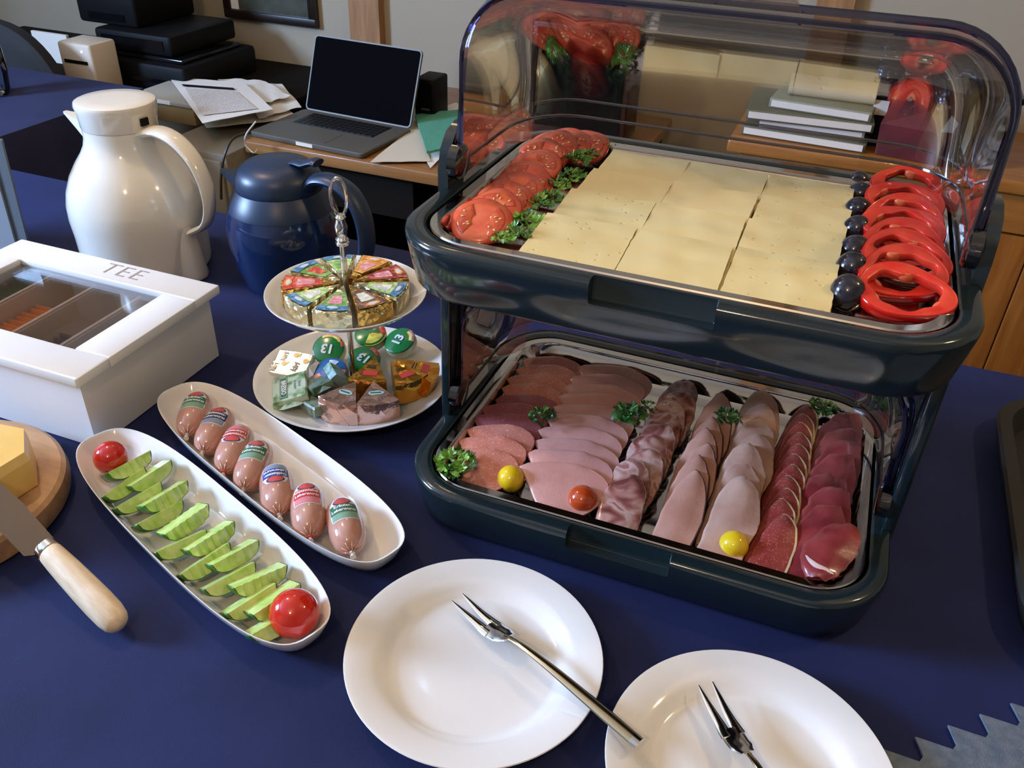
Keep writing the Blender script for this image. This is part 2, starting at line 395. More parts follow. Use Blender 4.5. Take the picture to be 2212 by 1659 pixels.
obj('display_glass', xf(loft([rring(.342, .198, .009, .0031), rring(.342, .198, .009, .0036)]), (0, .103, 0)), mat('dark screen', (.004, .004, .005), .3, spec=.0), s)
# ---------------------------------------------------------------- office things
def fbox(name, label, cat, q, y, depth, m_, b=.008, parts=(), group=None, zb=None, ret=False):
    a = PY(q[0], q[1], y); c_ = PY(q[2], q[3], y); z0, z1 = min(a.z, c_.z), max(a.z, c_.z)
    if zb is not None: z0 = zb
    cx = (a.x+c_.x)/2
    t = thing(name, label, cat, (cx, y, z0), 0, group)
    h, wd = z1-z0, abs(c_.x-a.x)
    obj('body', box(-wd/2, wd/2, 0, depth, 0, h, b), m_, t)
    return t, wd, h
t, wd, h = fbox('printer', 'black printer at the bottom of the stack left of the picture', 'printer', (205, 120, 405, 200), 2.02, .34, M['black'], .012, zb=DZ)
obj('paper_slot', box(-wd*.35, wd*.35, -.003, .0, h*.35, h*.5), M['blackgloss'], t, smooth=False)
obj('cover', box(-wd*.42, wd*.42, .03, .30, h, h+.012, .004), M['blackgloss'], t)
zt = t.location.z+h+.0125
t, wd, h = fbox('printer', 'black printer in the middle of the stack left of the picture', 'printer', (200, 58, 372, 118), 2.06, .30, M['black'], .01, zb=zt)
obj('control_panel', box(-wd*.4, wd*.4, -.003, 0, h*.3, h*.75), M['blackgloss'], t, smooth=False)
zt = t.location.z+h+.0005
t, wd, h = fbox('printer', 'tall black printer on top of the stack at the upper left', 'printer', (148, -60, 298, 60), 2.10, .26, M['black'], .01, zb=zt)
obj('control_panel', box(-wd*.3, wd*.3, -.003, 0, h*.1, h*.25), M['blackgloss'], t, smooth=False)
t, wd, h = fbox('router', 'small cream box with a slot and a blue light beside the black printers', 'device', (120, 88, 203, 150), 1.90, .10, mat('warm cream plastic', (.62, .52, .40), .5), .008, zb=DZ)
obj('slot', box(-wd*.35, wd*.35, -.002, 0, h*.62, h*.68), M['black'], t, smooth=False)
mm, nt, b, L = newmat('blue light'); b.inputs['Emission Color'].default_value = (.15, .15, 1, 1); b.inputs['Emission Strength'].default_value = 4
obj('light', box(wd*.22, wd*.27, -.002, 0, h*.84, h*.88), mm, t, smooth=False)
t, wd, h = fbox('paper_tray', 'open cream paper support behind the cream box', 'tray', (66, 66, 150, 110), 2.14, .01, M['paper'], 0, zb=DZ+.0)
# cardboard box
M['card'] = mat('brown cardboard', (.26, .19, .08), .8)
t = thing('document_box', 'brown cardboard document box between the printers and the papers', 'box', (-1.72, 1.885, -.1395))
obj('body', box(-.10, .10, -.02, .13, 0, .045, .002), M['card'], t)
obj('lid', box(-.104, .104, -.024, .134, .046, .060, .002), mat('grey cardboard', (.36, .33, .26), .8), t)
obj('label_plate', box(-.05, .03, -.0252, -.0242, .048, .058), M['paper'], t, smooth=False)
# chair behind the far left table
M['chairblack'] = mat('black fabric', (.008, .008, .009), .8)
t = thing('office_chair', 'black chair with rounded back behind the table at the far left', 'chair', (-2.21, 1.80, ZF))
obj('backrest', xf(loft([sring(.235, .28, 2.4, -.03), sring(.25, .30, 2.4, -.015), sring(.25, .30, 2.4, .015), sring(.235, .28, 2.4, .03)]), (0, 0, .645), (PI/2, 0, 0)), M['chairblack'], t)
obj('seat', xf(loft([sring(.20, .20, 3, 0), sring(.23, .23, 3, .02), sring(.23, .23, 3, .05), sring(.19, .19, 3, .07)]), (0, -.26, .40)), M['chairblack'], t)
obj('stem', box(-.03, .03, -.07, -.03, .15, .45), M['black'], t)
obj('column', lathe([(.03, .06), (.03, .40)], 12), M['black'], t, (0, -.26, 0))
for k in range(5):
    a = 2*PI*k/5; obj('leg', tube([(0, -.26, .08), (.22*math.cos(a), -.26+.22*math.sin(a), .025)], [.02, .015], 8), M['black'], t)
# sheets of paper lying about: four corners in the photograph put on the desk plane
def sheet(name, label, cat, q, z, m_, th=.0012, lift=0, group=None):
    c4 = [P(x, y, z) for x, y in q]; n = 8; V = []
    cen = sum(c4, Vector())/4
    for lay in (0, th):
        for j in range(n+1):
            for i in range(n+1):
                a = c4[0].lerp(c4[1], i/n); b_ = c4[3].lerp(c4[2], i/n); p = a.lerp(b_, j/n)
                V.append((p.x-cen.x, p.y-cen.y, lay+lift*(abs(math.sin(i*.9+j*.6+q[0][0]))*.5+.5)*min(1, (i+j)/4)))
    F = []; N = n+1; off = N*N
    for j in range(n):
        for i in range(n):
            f = (j*N+i, j*N+i+1, (j+1)*N+i+1, (j+1)*N+i); F.append(f[::-1]); F.append(tuple(k+off for k in f))
    ed = [i for i in range(N)] + [j*N+n for j in range(1, N)] + [n*N+i for i in range(n-1, -1, -1)] + [j*N for j in range(n-1, 0, -1)]
    for k in range(len(ed)):
        a, b_ = ed[k], ed[(k+1) % len(ed)]; F.append((a, b_, b_+off, a+off))
    o = obj(name, (V, F), m_, loc=cen, smooth=True); return tag(o, label, cat, group)
def printedmat(name, base, ink, sc, thr=.5):
    mm, nt, b, L = newmat(name); v = coords(nt, (1, 1, 1))
    wv = nd(nt, 'ShaderNodeTexWave', Scale=sc, Distortion=.3); wv.bands_direction = 'Y'; L.new(v, wv.inputs['Vector'])
    n = nd(nt, 'ShaderNodeTexNoise', Scale=260.); L.new(v, n.inputs['Vector'])
    mu = nd(nt, 'ShaderNodeMath', operation='MULTIPLY'); L.new(wv.outputs['Fac'], mu.inputs[0]); L.new(n.outputs['Fac'], mu.inputs[1])
    L.new(ramp(nt, mu.outputs[0], [(thr-.06, base), (thr+.06, ink)]), b.inputs['Base Color']); b.inputs['Roughness'].default_value = .85
    return mm
M['printed'] = printedmat('printed paper', (.72, .66, .60), (.35, .32, .30), 60., .38)
sheet('paper_sheet', 'blank white sheet under the printed page left of the laptop', 'paper', ((412, 225), (580, 212), (648, 258), (446, 279)), DZ+.004, M['paper'], lift=.004)
sheet('paper_sheet', 'crumpled white sheets against the laptop and the wall', 'paper', ((500, 176), (610, 188), (652, 236), (560, 262)), DZ+.012, M['paper'], lift=.008)
sheet('paper_sheet', 'curled blank page leaning behind the printed page', 'paper', ((470, 172), (575, 182), (628, 215), (560, 232)), DZ+.024, M['paper'], lift=.010)
o = sheet('paper_sheet', 'printed page with a dark heading bar lying on top left of the laptop', 'paper', ((366, 168), (528, 180), (590, 238), (438, 268)), DZ+.042, M['paper'], lift=.002)
cen = o.location.copy()
def patch(parent, q, z, m_, name, lift=.0015):
    pts = [P(x, y, z)-parent.location for x, y in q]
    return obj(name, plate_poly([(p.x, p.y) for p in pts], z-parent.location.z+lift, z-parent.location.z+lift+.0006), m_, parent, smooth=False)
patch(o, ((392, 183), (504, 191), (508, 195), (397, 187)), DZ+.046, M['black'], 'heading_bar', .0012)
patch(o, ((400, 191), (510, 198), (555, 236), (438, 250)), DZ+.046, M['printed'], 'text_block', .001)
sheet('paper_sheet', 'large blank sheet hanging over the desk edge right of the laptop', 'paper', ((868, 262), (990, 225), (985, 310), (930, 365)), DZ+.003, M['paper'], lift=.002)
sheet('paper_sheet', 'smaller cream sheet right below the laptop corner', 'paper', ((862, 300), (905, 268), (930, 350), (800, 352)), DZ+.006, mat('cream paper', (.66, .58, .44), .85), lift=.002)
M['teal'] = printedmat('teal printed card', (.10, .36, .24), (.05, .24, .16), 34., .40)
t = sheet('teal_booklet', 'teal green printed booklet on the papers right of the laptop', 'booklet', ((896, 252), (992, 243), (1000, 320), (922, 334)), DZ+.018, M['teal'], th=.006, lift=.003)
sheet('paper_sheet', 'cream envelope with brown stripe behind the teal booklet', 'paper', ((925, 243), (985, 222), (1010, 238), (985, 250)), DZ+.012, M['paper'])
t, wd, h = fbox('desk_speaker', 'small black box standing on the desk right of the laptop screen', 'speaker', (893, 168, 938, 244), 2.12, .09, M['black'], .006, zb=DZ+.001)
obj('front_panel', box(-wd*.4, wd*.4, -.003, 0, h*.1, h*.9), M['blackgloss'], t, smooth=False)
obj('button', box(-wd*.1, wd*.3, -.005, -.003, h*.3, h*.34), M['alu'], t, smooth=False)
t, wd, h = fbox('monitor', 'dark brown black cabinet seen through the clear cover behind the tomatoes', 'monitor', (1150, 42, 1352, 262), 2.18, .12, mat('dark brown plastic', (.03, .012, .009), .3), .006, zb=DZ+.001)
obj('screen_panel', box(-wd*.44, wd*.44, -.003, 0, h*.08, h*.95), M['blackgloss'], t, smooth=False)
# cables
M['cable'] = mat('dark cable', (.03, .022, .012), .5); M['cablew'] = mat('white cable', (.6, .58, .52), .5)
def cable(pts, r, m_, label):
    o = obj('cable', tube(smoothpath([PY(x, y, yy) for x, y, yy in pts], 6), r, 6), m_); return tag(o, label, 'cable')
cable([(540, 285, 1.74), (505, 298, 1.70), (487, 330, 1.67), (478, 375, 1.66), (478, 430, 1.66)], .0035, M['cable'], 'dark cable hanging from the desk beside the cream filing cabinet')
cable([(553, 262, 1.74), (532, 290, 1.72), (530, 312, 1.72), (548, 330, 1.72), (556, 322, 1.74)], .002, M['cablew'], 'thin white cable looping at the left end of the desk')
# things on the pine cabinet
CZ = -.035
M['burg'] = mat('burgundy fabric', (.13, .012, .018), .6, col2=(.08, .01, .012), nscale=18)
M['pinkgrey'] = mat('dusty pink card', (.40, .20, .17), .7)
M['beige'] = mat('beige paper roll', (.66, .56, .38), .7)
M['olive'] = mat('olive grey folder', (.10, .11, .07), .6)
zb = CZ+.001
for i, (q, m_, nm, lb, y) in enumerate((
    ((1600, 285, 1872, 312), M['olive'], 'file_folder', 'olive grey folder at the bottom of the pile on the pine cabinet', 2.13),
    ((1640, 268, 1868, 292), M['paper'], 'paper_stack', 'white paper stack in the pile on the pine cabinet', 2.14),
    ((1612, 245, 1890, 272), M['olive'], 'file_folder', 'olive grey folder in the middle of the pile on the pine cabinet', 2.12),
    ((1660, 222, 1885, 246), mat('grey green folder', (.24, .27, .2), .6), 'file_folder', 'grey green folder near the top of the pile on the pine cabinet', 2.14))):
    a, c_ = PY(q[0], q[1], y), PY(q[2], q[3], y); hh = .022
    t = thing(nm, lb, 'folder' if 'folder' in nm else 'papers', ((a.x+c_.x)/2, y, zb), math.radians((-3, 2, 4, -5)[i]))
    w2 = (c_.x-a.x)/2
    obj('cover', box(-w2, w2, 0, .22, 0, hh, .002), m_, t)
    obj('sheets', box(-w2+.006, w2-.006, -.004, .21, .004, hh-.004), M['paper'], t, smooth=False)
    zb += hh+.0006
a, c_ = PY(1700, 205, 2.17), PY(1893, 210, 2.17)
o = obj('paper_roll', xf(lathe([(.022, 0), (.024, .001), (.024, abs(c_.x-a.x)), (.018, abs(c_.x-a.x)+.001)], 20), (0, 0, 0), (0, PI/2, 0)), M['beige'], loc=(a.x, 2.20, zb+.0245))
tag(o, 'rolled beige paper lying on top of the pile on the pine cabinet', 'paper roll')
a, c_ = PY(1862, 190, 2.2), PY(1925, 190, 2.2)
t, wd, h = fbox('binder', 'black binder standing between the pile and the burgundy bag', 'binder', (1886, 188, 1906, 320), 2.19, .11, M['black'], .003, zb=CZ+.001)
obj('spine_label', box(-wd*.3, wd*.3, -.002, 0, h*.55, h*.8), M['paper'], t, smooth=False)
a, c_ = PY(1928, 185, 2.12), PY(2050, 350, 2.12)
t = thing('shopping_bag', 'burgundy bag standing on the pine cabinet behind the pepper rings', 'bag', ((a.x+c_.x)/2, 2.12, CZ+.001), math.radians(-8))
w2 = (c_.x-a.x)/2
V = loft([[(-w2, 0, 0), (w2, 0, 0), (w2, .13, 0), (-w2, .13, 0)], [(-w2*1.05, .0, .07), (w2, -.004, .07), (w2, .13, .07), (-w2, .13, .07)], [(-w2*.8, .02, .15), (w2*.9, .03, .135), (w2*.9, .10, .135), (-w2*.8, .11, .15)]])
obj('body', V, M['burg'], t, smooth=False)
obj('side_panel', plate_poly([(-w2*.55, .06), (w2*.75, .05), (w2*.6, .125), (-w2*.5, .14)], 0, .003), M['pinkgrey'], t, (0, .0035, 0), (PI/2-.18, 0, 0), smooth=False)
obj('label_tag', plate_poly([(0, 0), (.022, -.01), (.03, .02), (.012, .035)], 0, .003), M['paper'], t, (w2*.55, .002, .075), (PI/2-.18, 0, 0), smooth=False)
t, wd, h = fbox('storage_box', 'black box at the right end on the pine cabinet', 'box', (2100, 215, 2165, 345), 2.15, .14, M['black'], .004, zb=CZ+.001)
obj('lid', box(-wd/2-.004, wd/2+.004, -.004, .144, h, h+.014, .002), M['blackgloss'], t)
# drinking glass on the far left table
M['glass'] = clearmat('clear glass', (.88, .93, .97), 1.6)
t = thing('water_glass', 'clear glass cut off by the left edge on the far left table', 'glass', (-1.875, 1.50, .0))
obj('bowl', lathe([(.028, .001), (.034, .01), (.04, .06), (.038, .11), (.036, .13), (.034, .13), (.036, .11), (.038, .06), (.032, .014), (.0, .012)], 28), M['glass'], t)
obj('water', lathe([(.0, .013), (.0315, .0135), (.0375, .06), (.0375, .062), (0, .062)], 28), clearmat('water', (.85, .9, .95), 1.2, 1.33), t)
# ---------------------------------------------------------------- roll-top display
DX, DY, DL, DW, DR = -.1036, .7429, .460, .349, .0713
ZL, ZU = .0536, .3081
M['clear'] = clearmat('clear tinted plastic', (.945, .935, .945), .55, 1.45, .03, base=.0)
M['rim'] = clearmat('blue edged clear plastic', (.22, .22, .38), 1.4, 1.5, .05, (.75, .78, .95), base=.02)
M['hub'] = clearmat('smoky clear plastic', (.42, .40, .45), 1.4, 1.5, .08, base=.03)
def framemesh(h, notch=True):
    R = []
    for i, z in ((.011, -h), (.008, -h+.003), (.0005, -.010), (.0, -.005), (.0010, -.0018), (.0035, 0), (.0165, .0), (.0180, -.001), (.0190, -.006), (.0195, -h+.012)):
        R.append(rring(DL-2*i, DW-2*i, DR-i, z, 14))
    me = mesh('frame', loft(R), True, (M['frame'],))
    if notch:
        o = bpy.data.objects.new('tmp', me); COL.objects.link(o)
        cv = bpy.data.objects.new('tmp2', mesh('tmp2', box(-.048, .048, -DW/2-.02, -DW/2+.013, -.020, .01, .002), False)); COL.objects.link(cv)
        md = o.modifiers.new('b', 'BOOLEAN'); md.object = cv; md.operation = 'DIFFERENCE'; md.solver = 'EXACT'
        bpy.context.view_layer.update()
        me2 = bpy.data.meshes.new_from_object(o.evaluated_get(bpy.context.evaluated_depsgraph_get()))
        bpy.data.objects.remove(o); bpy.data.objects.remove(cv)
        me2.polygons.foreach_set('use_smooth', [True]*len(me2.polygons)); me2.set_sharp_from_angle(angle=math.radians(38)); me = me2
    return me
disp = thing('buffet_display', 'two-tier dark buffet display with clear roll-back covers and steel trays of cheese and cold cuts', 'display case', (DX, DY, 0))
fm_ = framemesh(.050)
obj('tier_frame', fm_, None, disp, (0, 0, ZL), label='lower dark frame around the cold cut tray')
obj('tier_frame', fm_, None, disp, (0, 0, ZU), label='upper dark frame around the cheese tray')
for s in (-1, 1):
    x = s*(DL/2-.004)
    def panel(z0, z1, y0, y1, th):
        return box(x-th/2, x+th/2, y0, y1, z0, z1, .002)
    pa = obj('side_post', panel(ZL-.03, ZU-.046, -.052, .085, .010), M['frame'], disp)
    for k in range(5): obj('rib', tube([(x+s*.0055, -.040+k*.016, ZL-.02), (x+s*.0055, -.040+k*.016, ZU-.046)], .0022, 6), M['frame'], pa)
    # rounded hinge ear above each frame
    for zt, nm in ((ZU, 'upper'), (ZL, 'lower')):
        if nm == 'lower': continue
        pts = [(-.052, -.03), (-.052, .018), (-.046, .036), (-.034, .048), (-.015, .053), (.010, .052), (.028, .045), (.040, .030), (.046, -.002), (.046, -.03)]
        vf = plate_poly(pts, -.005, .005)
        vf = ([(x+p[2], p[0], zt+p[1]) for p in vf[0]], vf[1])
        obj('hinge_ear', vf, M['frame'], disp)
def arch(w_, R_, rc, n=10):
    pts = [(-w_, .004)]
    for i in range(1, 6): pts.append((-w_, (R_-rc)*i/6))
    for i in range(n+1):
        a = PI - (PI/2)*i/n; pts.append((-w_+rc+rc*math.cos(a), R_-rc+rc*math.sin(a)))
    for i in range(1, 12): pts.append((-w_+rc+(2*w_-2*rc)*i/12, R_))
    for i in range(n+1):
        a = PI/2*(1-i/n); pts.append((w_-rc+rc*math.cos(a), R_-rc+rc*math.sin(a)))
    for i in range(5, -1, -1): pts.append((w_, max(.004, (R_-rc)*i/6)))
    return pts
def domemesh(w_, R_, rc, t0, t1, ky, skirt=0.):
    A = arch(w_, R_, rc); rings = []
    n = 14
    for k in range(n+1):
        th = math.radians(t0+(t1-t0)*k/n)
        rings.append([(x, ky*r*math.sin(th), r*math.cos(th)) for x, r in A])
    if skirt:
        rings.append([(x*1.0, y, z-skirt) for x, y, z in rings[-1]])
    return loft(rings, False, False, closed=False), [rings[0], rings[n]]
def dome(parent, label, zf, R_, grip=True):
    pz = zf+.024; py = -.040
    b, rims = domemesh(.213, R_, .060, 0, 90, 1.26, .022)
    o = obj('fixed_cover', b, M['clear'], parent, (0, py, pz), smooth='all', label='clear rear shell of the %s cover' % label)
    obj('cover_rim', tube(rims[0], .0021, 6, True, 1.3), M['rim'], o)
    obj('cover_rim', tube([(x, y, z) for x, y, z in rims[1]], .0016, 5, True), M['hub'], o)
    b, rims = domemesh(.2175, R_+.0055, .063, 9, 84, 1.24)
    f = obj('sliding_cover', b, M['clear'], parent, (0, py, pz), smooth='all', label='clear front shell of the %s cover, rolled back' % label)
    obj('cover_rim', tube(rims[0], .0024, 6, True, 1.5), M['rim'], f)
    obj('cover_rim', tube(rims[1], .0016, 5, True), M['hub'], f)
    if grip:
        yy, zz = rims[0][20][1], R_+.003
        obj('grip', loft([[(-.052, yy-.002, zz+.002), (.052, yy-.002, zz+.002), (.052, yy+.004, zz+.002), (-.052, yy+.004, zz+.002)],
             [(-.040, yy+.008, zz+.020), (.040, yy+.008, zz+.020), (.040, yy+.012, zz+.020), (-.040, yy+.012, zz+.020)]]), M['hub'], f, smooth=False)
    for s in (-1, 1):
        obj('hinge_hub', xf(lathe([(.013, -.007), (.016, -.005), (.016, .004), (.011, .006), (.006, .0065)], 20), (s*.217, py, pz), (0, s*PI/2, 0)), M['hub'], parent)
dome(disp, 'upper', ZU, .147)
dome(disp, 'lower', ZL, .135, False)
# steel trays
def traymesh():
    R = []
    for i, z in ((.0215, -.006), (.0205, -.0020), (.0215, -.0008), (.030, -.0012), (.0325, -.004), (.040, -.022), (.046, -.0245), (.07, -.0245)):
        R.append(rring(DL-2*i, DW-2*i, max(DR-i, .012), z, 14))
    for i, z in ((.07, -.0255), (.045, -.0255), (.0390, -.023), (.0315, -.005), (.030, -.0024), (.0225, -.0026)):
        R.append(rring(DL-2*i, DW-2*i, max(DR-i, .012), z, 14))
    R = R + [R[0]]
    n = len(R[0]); V, F = loft(R, False, False)
    # close floor: fill between the two innermost rings with faces
    k = 7; F.append(tuple(k*n+i for i in range(n))); F.append(tuple((k+1)*n+i for i in range(n))[::-1])
    F = [f for f in F if not (len(f) == 4 and min(f)//n == 7 and max(f)//n == 8)]
    return mesh('tray', (V, F), True, (M['steel'],))
tm = traymesh()
TRL, TRU = ZL, ZU
o = obj('steel_tray', tm, None, None, (DX, DY, TRU)); tag(o, 'steel tray of cheese, tomatoes, grapes and pepper in the upper tier', 'tray')
o = obj('steel_tray', tm, None, None, (DX, DY, TRL)); tag(o, 'steel tray of cold cuts in the lower tier', 'tray')
FL, FU = ZL-.0245, ZU-.0245      # tray floors
# ---------------------------------------------------------------- plates
def platemesh(r, ri, h, rimth=.0032):
    return lathe([(.0, .0035), (ri*.70, .0035), (ri*.74, .0), (ri*.78, .0), (ri*.86, .003), (ri*1.02, h*.55), (r*.985, h-.0025), (r, h-.0008), (r*.995, h), (r*.97, h-.0002), (ri*1.10, h*.72+.001), (ri*1.0, h*.62), (ri*.93, h*.38), (ri*.86, .0062), (ri*.6, .0055), (.0, .0052)], 96, False, False)
def plate(loc, label, group=None):
    t = obj('dinner_plate', platemesh(.1067, .0779, .020), M['porcelain'], None, loc); tag(t, label, 'plate', group); return t
plate((-.1859, .4389, 0), 'whole white plate with a serving fork in front of the display')
plate((.0425, .4225, 0), 'white plate cut off by the bottom edge at the right')
# ---------------------------------------------------------------- serving forks
M['goldsteel'] = mat('warm polished steel', (.72, .62, .42), .16, 1.)
def fork(a, bnd, label, zt, ze):
    """a: tip centre, bnd: handle end (both on the real surface)"""
    a, b_ = Vector(a), Vector(bnd); Lg = (b_-a).length; rz = math.atan2(b_.y-a.y, b_.x-a.x)
    tilt = -math.asin((b_.z-a.z)/Lg)
    t = thing('serving_fork', label, 'fork', a, rz, None, 0, tilt)
    for s in (-1, 1):
        pth = [(0, s*.0062, .0035), (.012, s*.0058, .0015), (.026, s*.0052, -.0005), (.040, s*.0052, -.0015), (.048, s*.0055, -.001)]
        pth = smoothpath(pth, 4); n = len(pth)
        obj('tine', tube(pth, [.0006+.0046*min(1, (i/(n-1))*1.25) for i in range(n)], 8, True, .38, upv=(0, 1, 0)), M['chrome'], t)
    hp = smoothpath([(.041, 0, -.0012), (.050, 0, -.0012), (.060, 0, .001), (.067, 0, .004)], 5); n = len(hp)
    obj('fork_head', tube(hp, [.0042+.0055*math.sin(min(1, i/(n-1)*1.9+.28)*PI/2)*(1 if i < n*.55 else max(.25, 1-(i-n*.55)/(n*.45)*.8)) for i in range(n)], 12, True, .24, upv=(0, 1, 0)), M['chrome'], t)
    hp = smoothpath([(.064, 0, .0028), (.080, 0, .0062), (.11, 0, .0065), (.15, 0, .004), (Lg, 0, 0)], 6); n = len(hp)
    hd = obj('handle', tube(hp, [.0024+.0034*min(1, max(0, (i/(n-1)-.12))*1.3) for i in range(n)], 12, True, .45, upv=(0, 1, 0)), M['goldsteel'], t)
    obj('end_cap', tube([(Lg-.003, 0, 0), (Lg+.0035, 0, 0)], [.0062, .0056], 12, True, .5, upv=(0, 1, 0)), M['chrome'], hd)
    return t
fork((-.224, .4885, .0150), (-.0400, .4040, .0290), 'two-pronged serving fork lying across the whole plate onto the other plate', 0, 0)
fork((-.002, .481, .0180), (.110, .338, .0285), 'two-pronged serving fork on the plate cut off by the bottom edge', 0, 0)
# ---------------------------------------------------------------- two-tier stand
EX, EY = -.4811, .7524
def shallow(r, h):
    return lathe([(.0, .002), (r*.55, .002), (r*.58, .0), (r*.62, .0), (r*.75, .003), (r*.93, h*.62), (r, h-.001), (r*.998, h), (r*.985, h), (r*.92, h*.68+.0015), (r*.76, .0062), (r*.6, .0048), (0, .0045)], 80, False, False)
et = thing('tiered_stand', 'two-tier white plate stand with ring handle holding foil-wrapped cheeses', 'cake stand', (EX, EY, 0))
Z1, Z2 = .012, .124
obj('lower_plate', shallow(.1165, .018), M['porcelain'], et, (0, 0, Z1))
obj('upper_plate', shallow(.0905, .0185), M['porcelain'], et, (0, 0, Z2))
obj('foot', lathe([(.05, .001), (.052, .004), (.05, .013), (.03, .0135)], 40), M['porcelain'], et)
obj('rod', lathe([(.0036, Z1), (.0036, Z2+.05), (.0036, .205)], 16), M['chrome'], et)
obj('rod_collar', lathe([(.0040, .196), (.0072, .198), (.0076, .2005), (.0055, .2025), (.0074, .2045), (.0055, .207), (.0066, .213), (.0072, .220), (.0052, .227), (.0062, .230), (.0040, .233)], 20), M['chrome'], et)
hp = [(0, 0, .231)]
for i in range(17):
    a = -PI/2*.86 + (2*PI-.28*PI/1.0)*i/16 if False else math.radians(-70+320*i/16)
    hp.append((.0085*math.cos(a), .0, .252+.021*math.sin(a)))
hp.append((0, 0, .231))
obj('ring_handle', xf(tube(smoothpath(hp, 3), .0019, 8), (0, 0, 0), (0, 0, .35)), M['chrome'], et)
# ---------------------------------------------------------------- oval dishes
def dishmesh(a, b, h):
    R = []
    for k, z, e in ((.66, 0.0, 2.4), (.70, .0, 2.4), (.80, .004, 2.5), (.93, h*.55, 2.8), (.995, h-.002, 3.0), (1.0, h, 3.0), (.985, h, 3.0)):
        R.append(sring(a-(1-k)*b*1.35, b*k, e, z, 72))
    for k, z, e in ((.955, h-.0015, 3.0), (.88, h*.55+.001, 2.8), (.76, .0085, 2.5), (.60, .0055, 2.4), (.3, .005, 2.3), (.05, .005, 2.)):
        R.append(sring(a-(1-k)*b*1.35, b*k, e, z, 72))
    return loft(R, True, True)
dm = mesh('dish', dishmesh(.192, .0475, .030), True, (M['porcelain'],))
SD = Vector((-.4755, .5727, .0)); SR = -.3725
CD_ = Vector((-.490, .4662, .0)); CRZ = -.3767
o = obj('oval_dish', dm, None, None, SD, (0, 0, SR)); tag(o, 'long white oval dish holding the seven small liver sausages', 'dish')
o = obj('oval_dish', dm, None, None, CD_, (0, 0, CRZ)); tag(o, 'long white oval dish holding sliced cucumber and two red tomatoes', 'dish')
# ---------------------------------------------------------------- white jug
WJ = Vector((-.948, .938, .0))
t = thing('vacuum_jug', 'large glossy white vacuum jug with flat lid and arched handle', 'jug', WJ)
prof = [(.0, .001), (.086, .001), (.091, .004), (.0925, .012), (.0925, .03), (.0935, .06), (.0955, .085), (.0945, .105), (.090, .125), (.081, .146), (.070, .163), (.060, .176), (.0535, .188), (.0508, .199), (.0505, .212)]
obj('body', lathe(prof, 64), M['white'], t)
obj('lid', lathe([(.0505, .2125), (.0512, .214), (.0530, .235), (.0548, .243), (.0535, .247), (.050, .2485), (.030, .2492), (.0, .2494)], 48), M['white'], t)
obj('spout', loft([[(-.044, -.020, .183), (-.044, .020, .183), (-.046, .018, .210), (-.046, -.018, .210)], [(-.070, -.012, .200), (-.070, .012, .200), (-.070, .012, .2145), (-.070, -.012, .2145)], [(-.0975, -.003, .2155), (-.0975, .003, .2155), (-.0975, .003, .2185), (-.0975, -.003, .2185)]]), M['white'], t)
obj('lid_slot', box(.0512, .0552, -.006, .006, .221, .231), M['black'], t, smooth=False, label='dark slot in the lid').rotation_euler = (0, 0, -.15)
hp = smoothpath([(.044, 0, .208), (.072, 0, .2155), (.104, 0, .209), (.131, 0, .187), (.146, 0, .154), (.146, 0, .120), (.133, 0, .092), (.104, 0, .074)], 6)
obj('handle', tube(hp, [.0175-.006*min(1, i/30) for i in range(len(hp))], 14, True, .42, upv=(0, 1, 0)), M['white'], t, rot=(0, 0, -.10))
obj('handle_foot', xf(loft([sring(.030, .020, 2.4, 0, 24), sring(.032, .021, 2.4, .006, 24), sring(.022, .018, 2.4, .05, 24), sring(.008, .012, 2.4, .095, 24)]), (.082, 0, .001)), M['white'], t, rot=(0, 0, -.10))
# ---------------------------------------------------------------- blue jug
M['bluegloss'] = mat('navy glossy plastic', (.008, .022, .072), .10, coat=.5)
M['bluematt'] = mat('navy satin plastic', (.012, .028, .066), .38)
BJ = Vector((-.722, .980, 0))
t = thing('vacuum_jug', 'smaller navy blue vacuum jug with domed lid and dark handle', 'jug', BJ); t.scale = (1, 1, .955)
obj('body', lathe([(.0, .001), (.060, .001), (.066, .005), (.070, .018), (.077, .045), (.0815, .075), (.0812, .098), (.0785, .113), (.0750, .1225)], 56), M['bluegloss'], t)
obj('collar', lathe([(.0752, .1228), (.0745, .126), (.0705, .136), (.0650, .147), (.0610, .153)], 48), M['bluematt'], t)
obj('lid', lathe([(.0600, .1533), (.0606, .156), (.0595, .170), (.0545, .181), (.0440, .189), (.026, .1935), (.0, .1948)], 48), M['bluematt'], t)
obj('spout', loft([[(-.050, -.018, .140), (-.050, .018, .140), (-.054, .016, .163), (-.054, -.016, .163)], [(-.072, -.010, .152), (-.072, .010, .152), (-.072, .010, .165), (-.072, -.010, .165)], [(-.089, -.0035, .164), (-.089, .0035, .164), (-.089, .0035, .168), (-.089, -.0035, .168)]]), M['bluematt'], t, rot=(0, 0, .12))
lv = obj('thumb_lever', tube(smoothpath([(.018, 0, .190), (.034, 0, .196), (.050, 0, .197), (.066, 0, .2035), (.074, 0, .203)], 5), [.004+.008*math.sin(min(1, i/14)*PI/2) for i in range(21)], 12, True, .45, upv=(0, 1, 0)), M['bluematt'], t, rot=(0, 0, -.12))
hp = smoothpath([(.052, 0, .160), (.070, 0, .178), (.098, 0, .181), (.126, 0, .168), (.143, 0, .138), (.147, 0, .100), (.139, 0, .070), (.120, 0, .050), (.080, 0, .045)], 6)
obj('handle', tube(hp, [.0165]*len(hp), 12, True, .55, upv=(0, 1, 0)), M['bluematt'], t, rot=(0, 0, -.12))
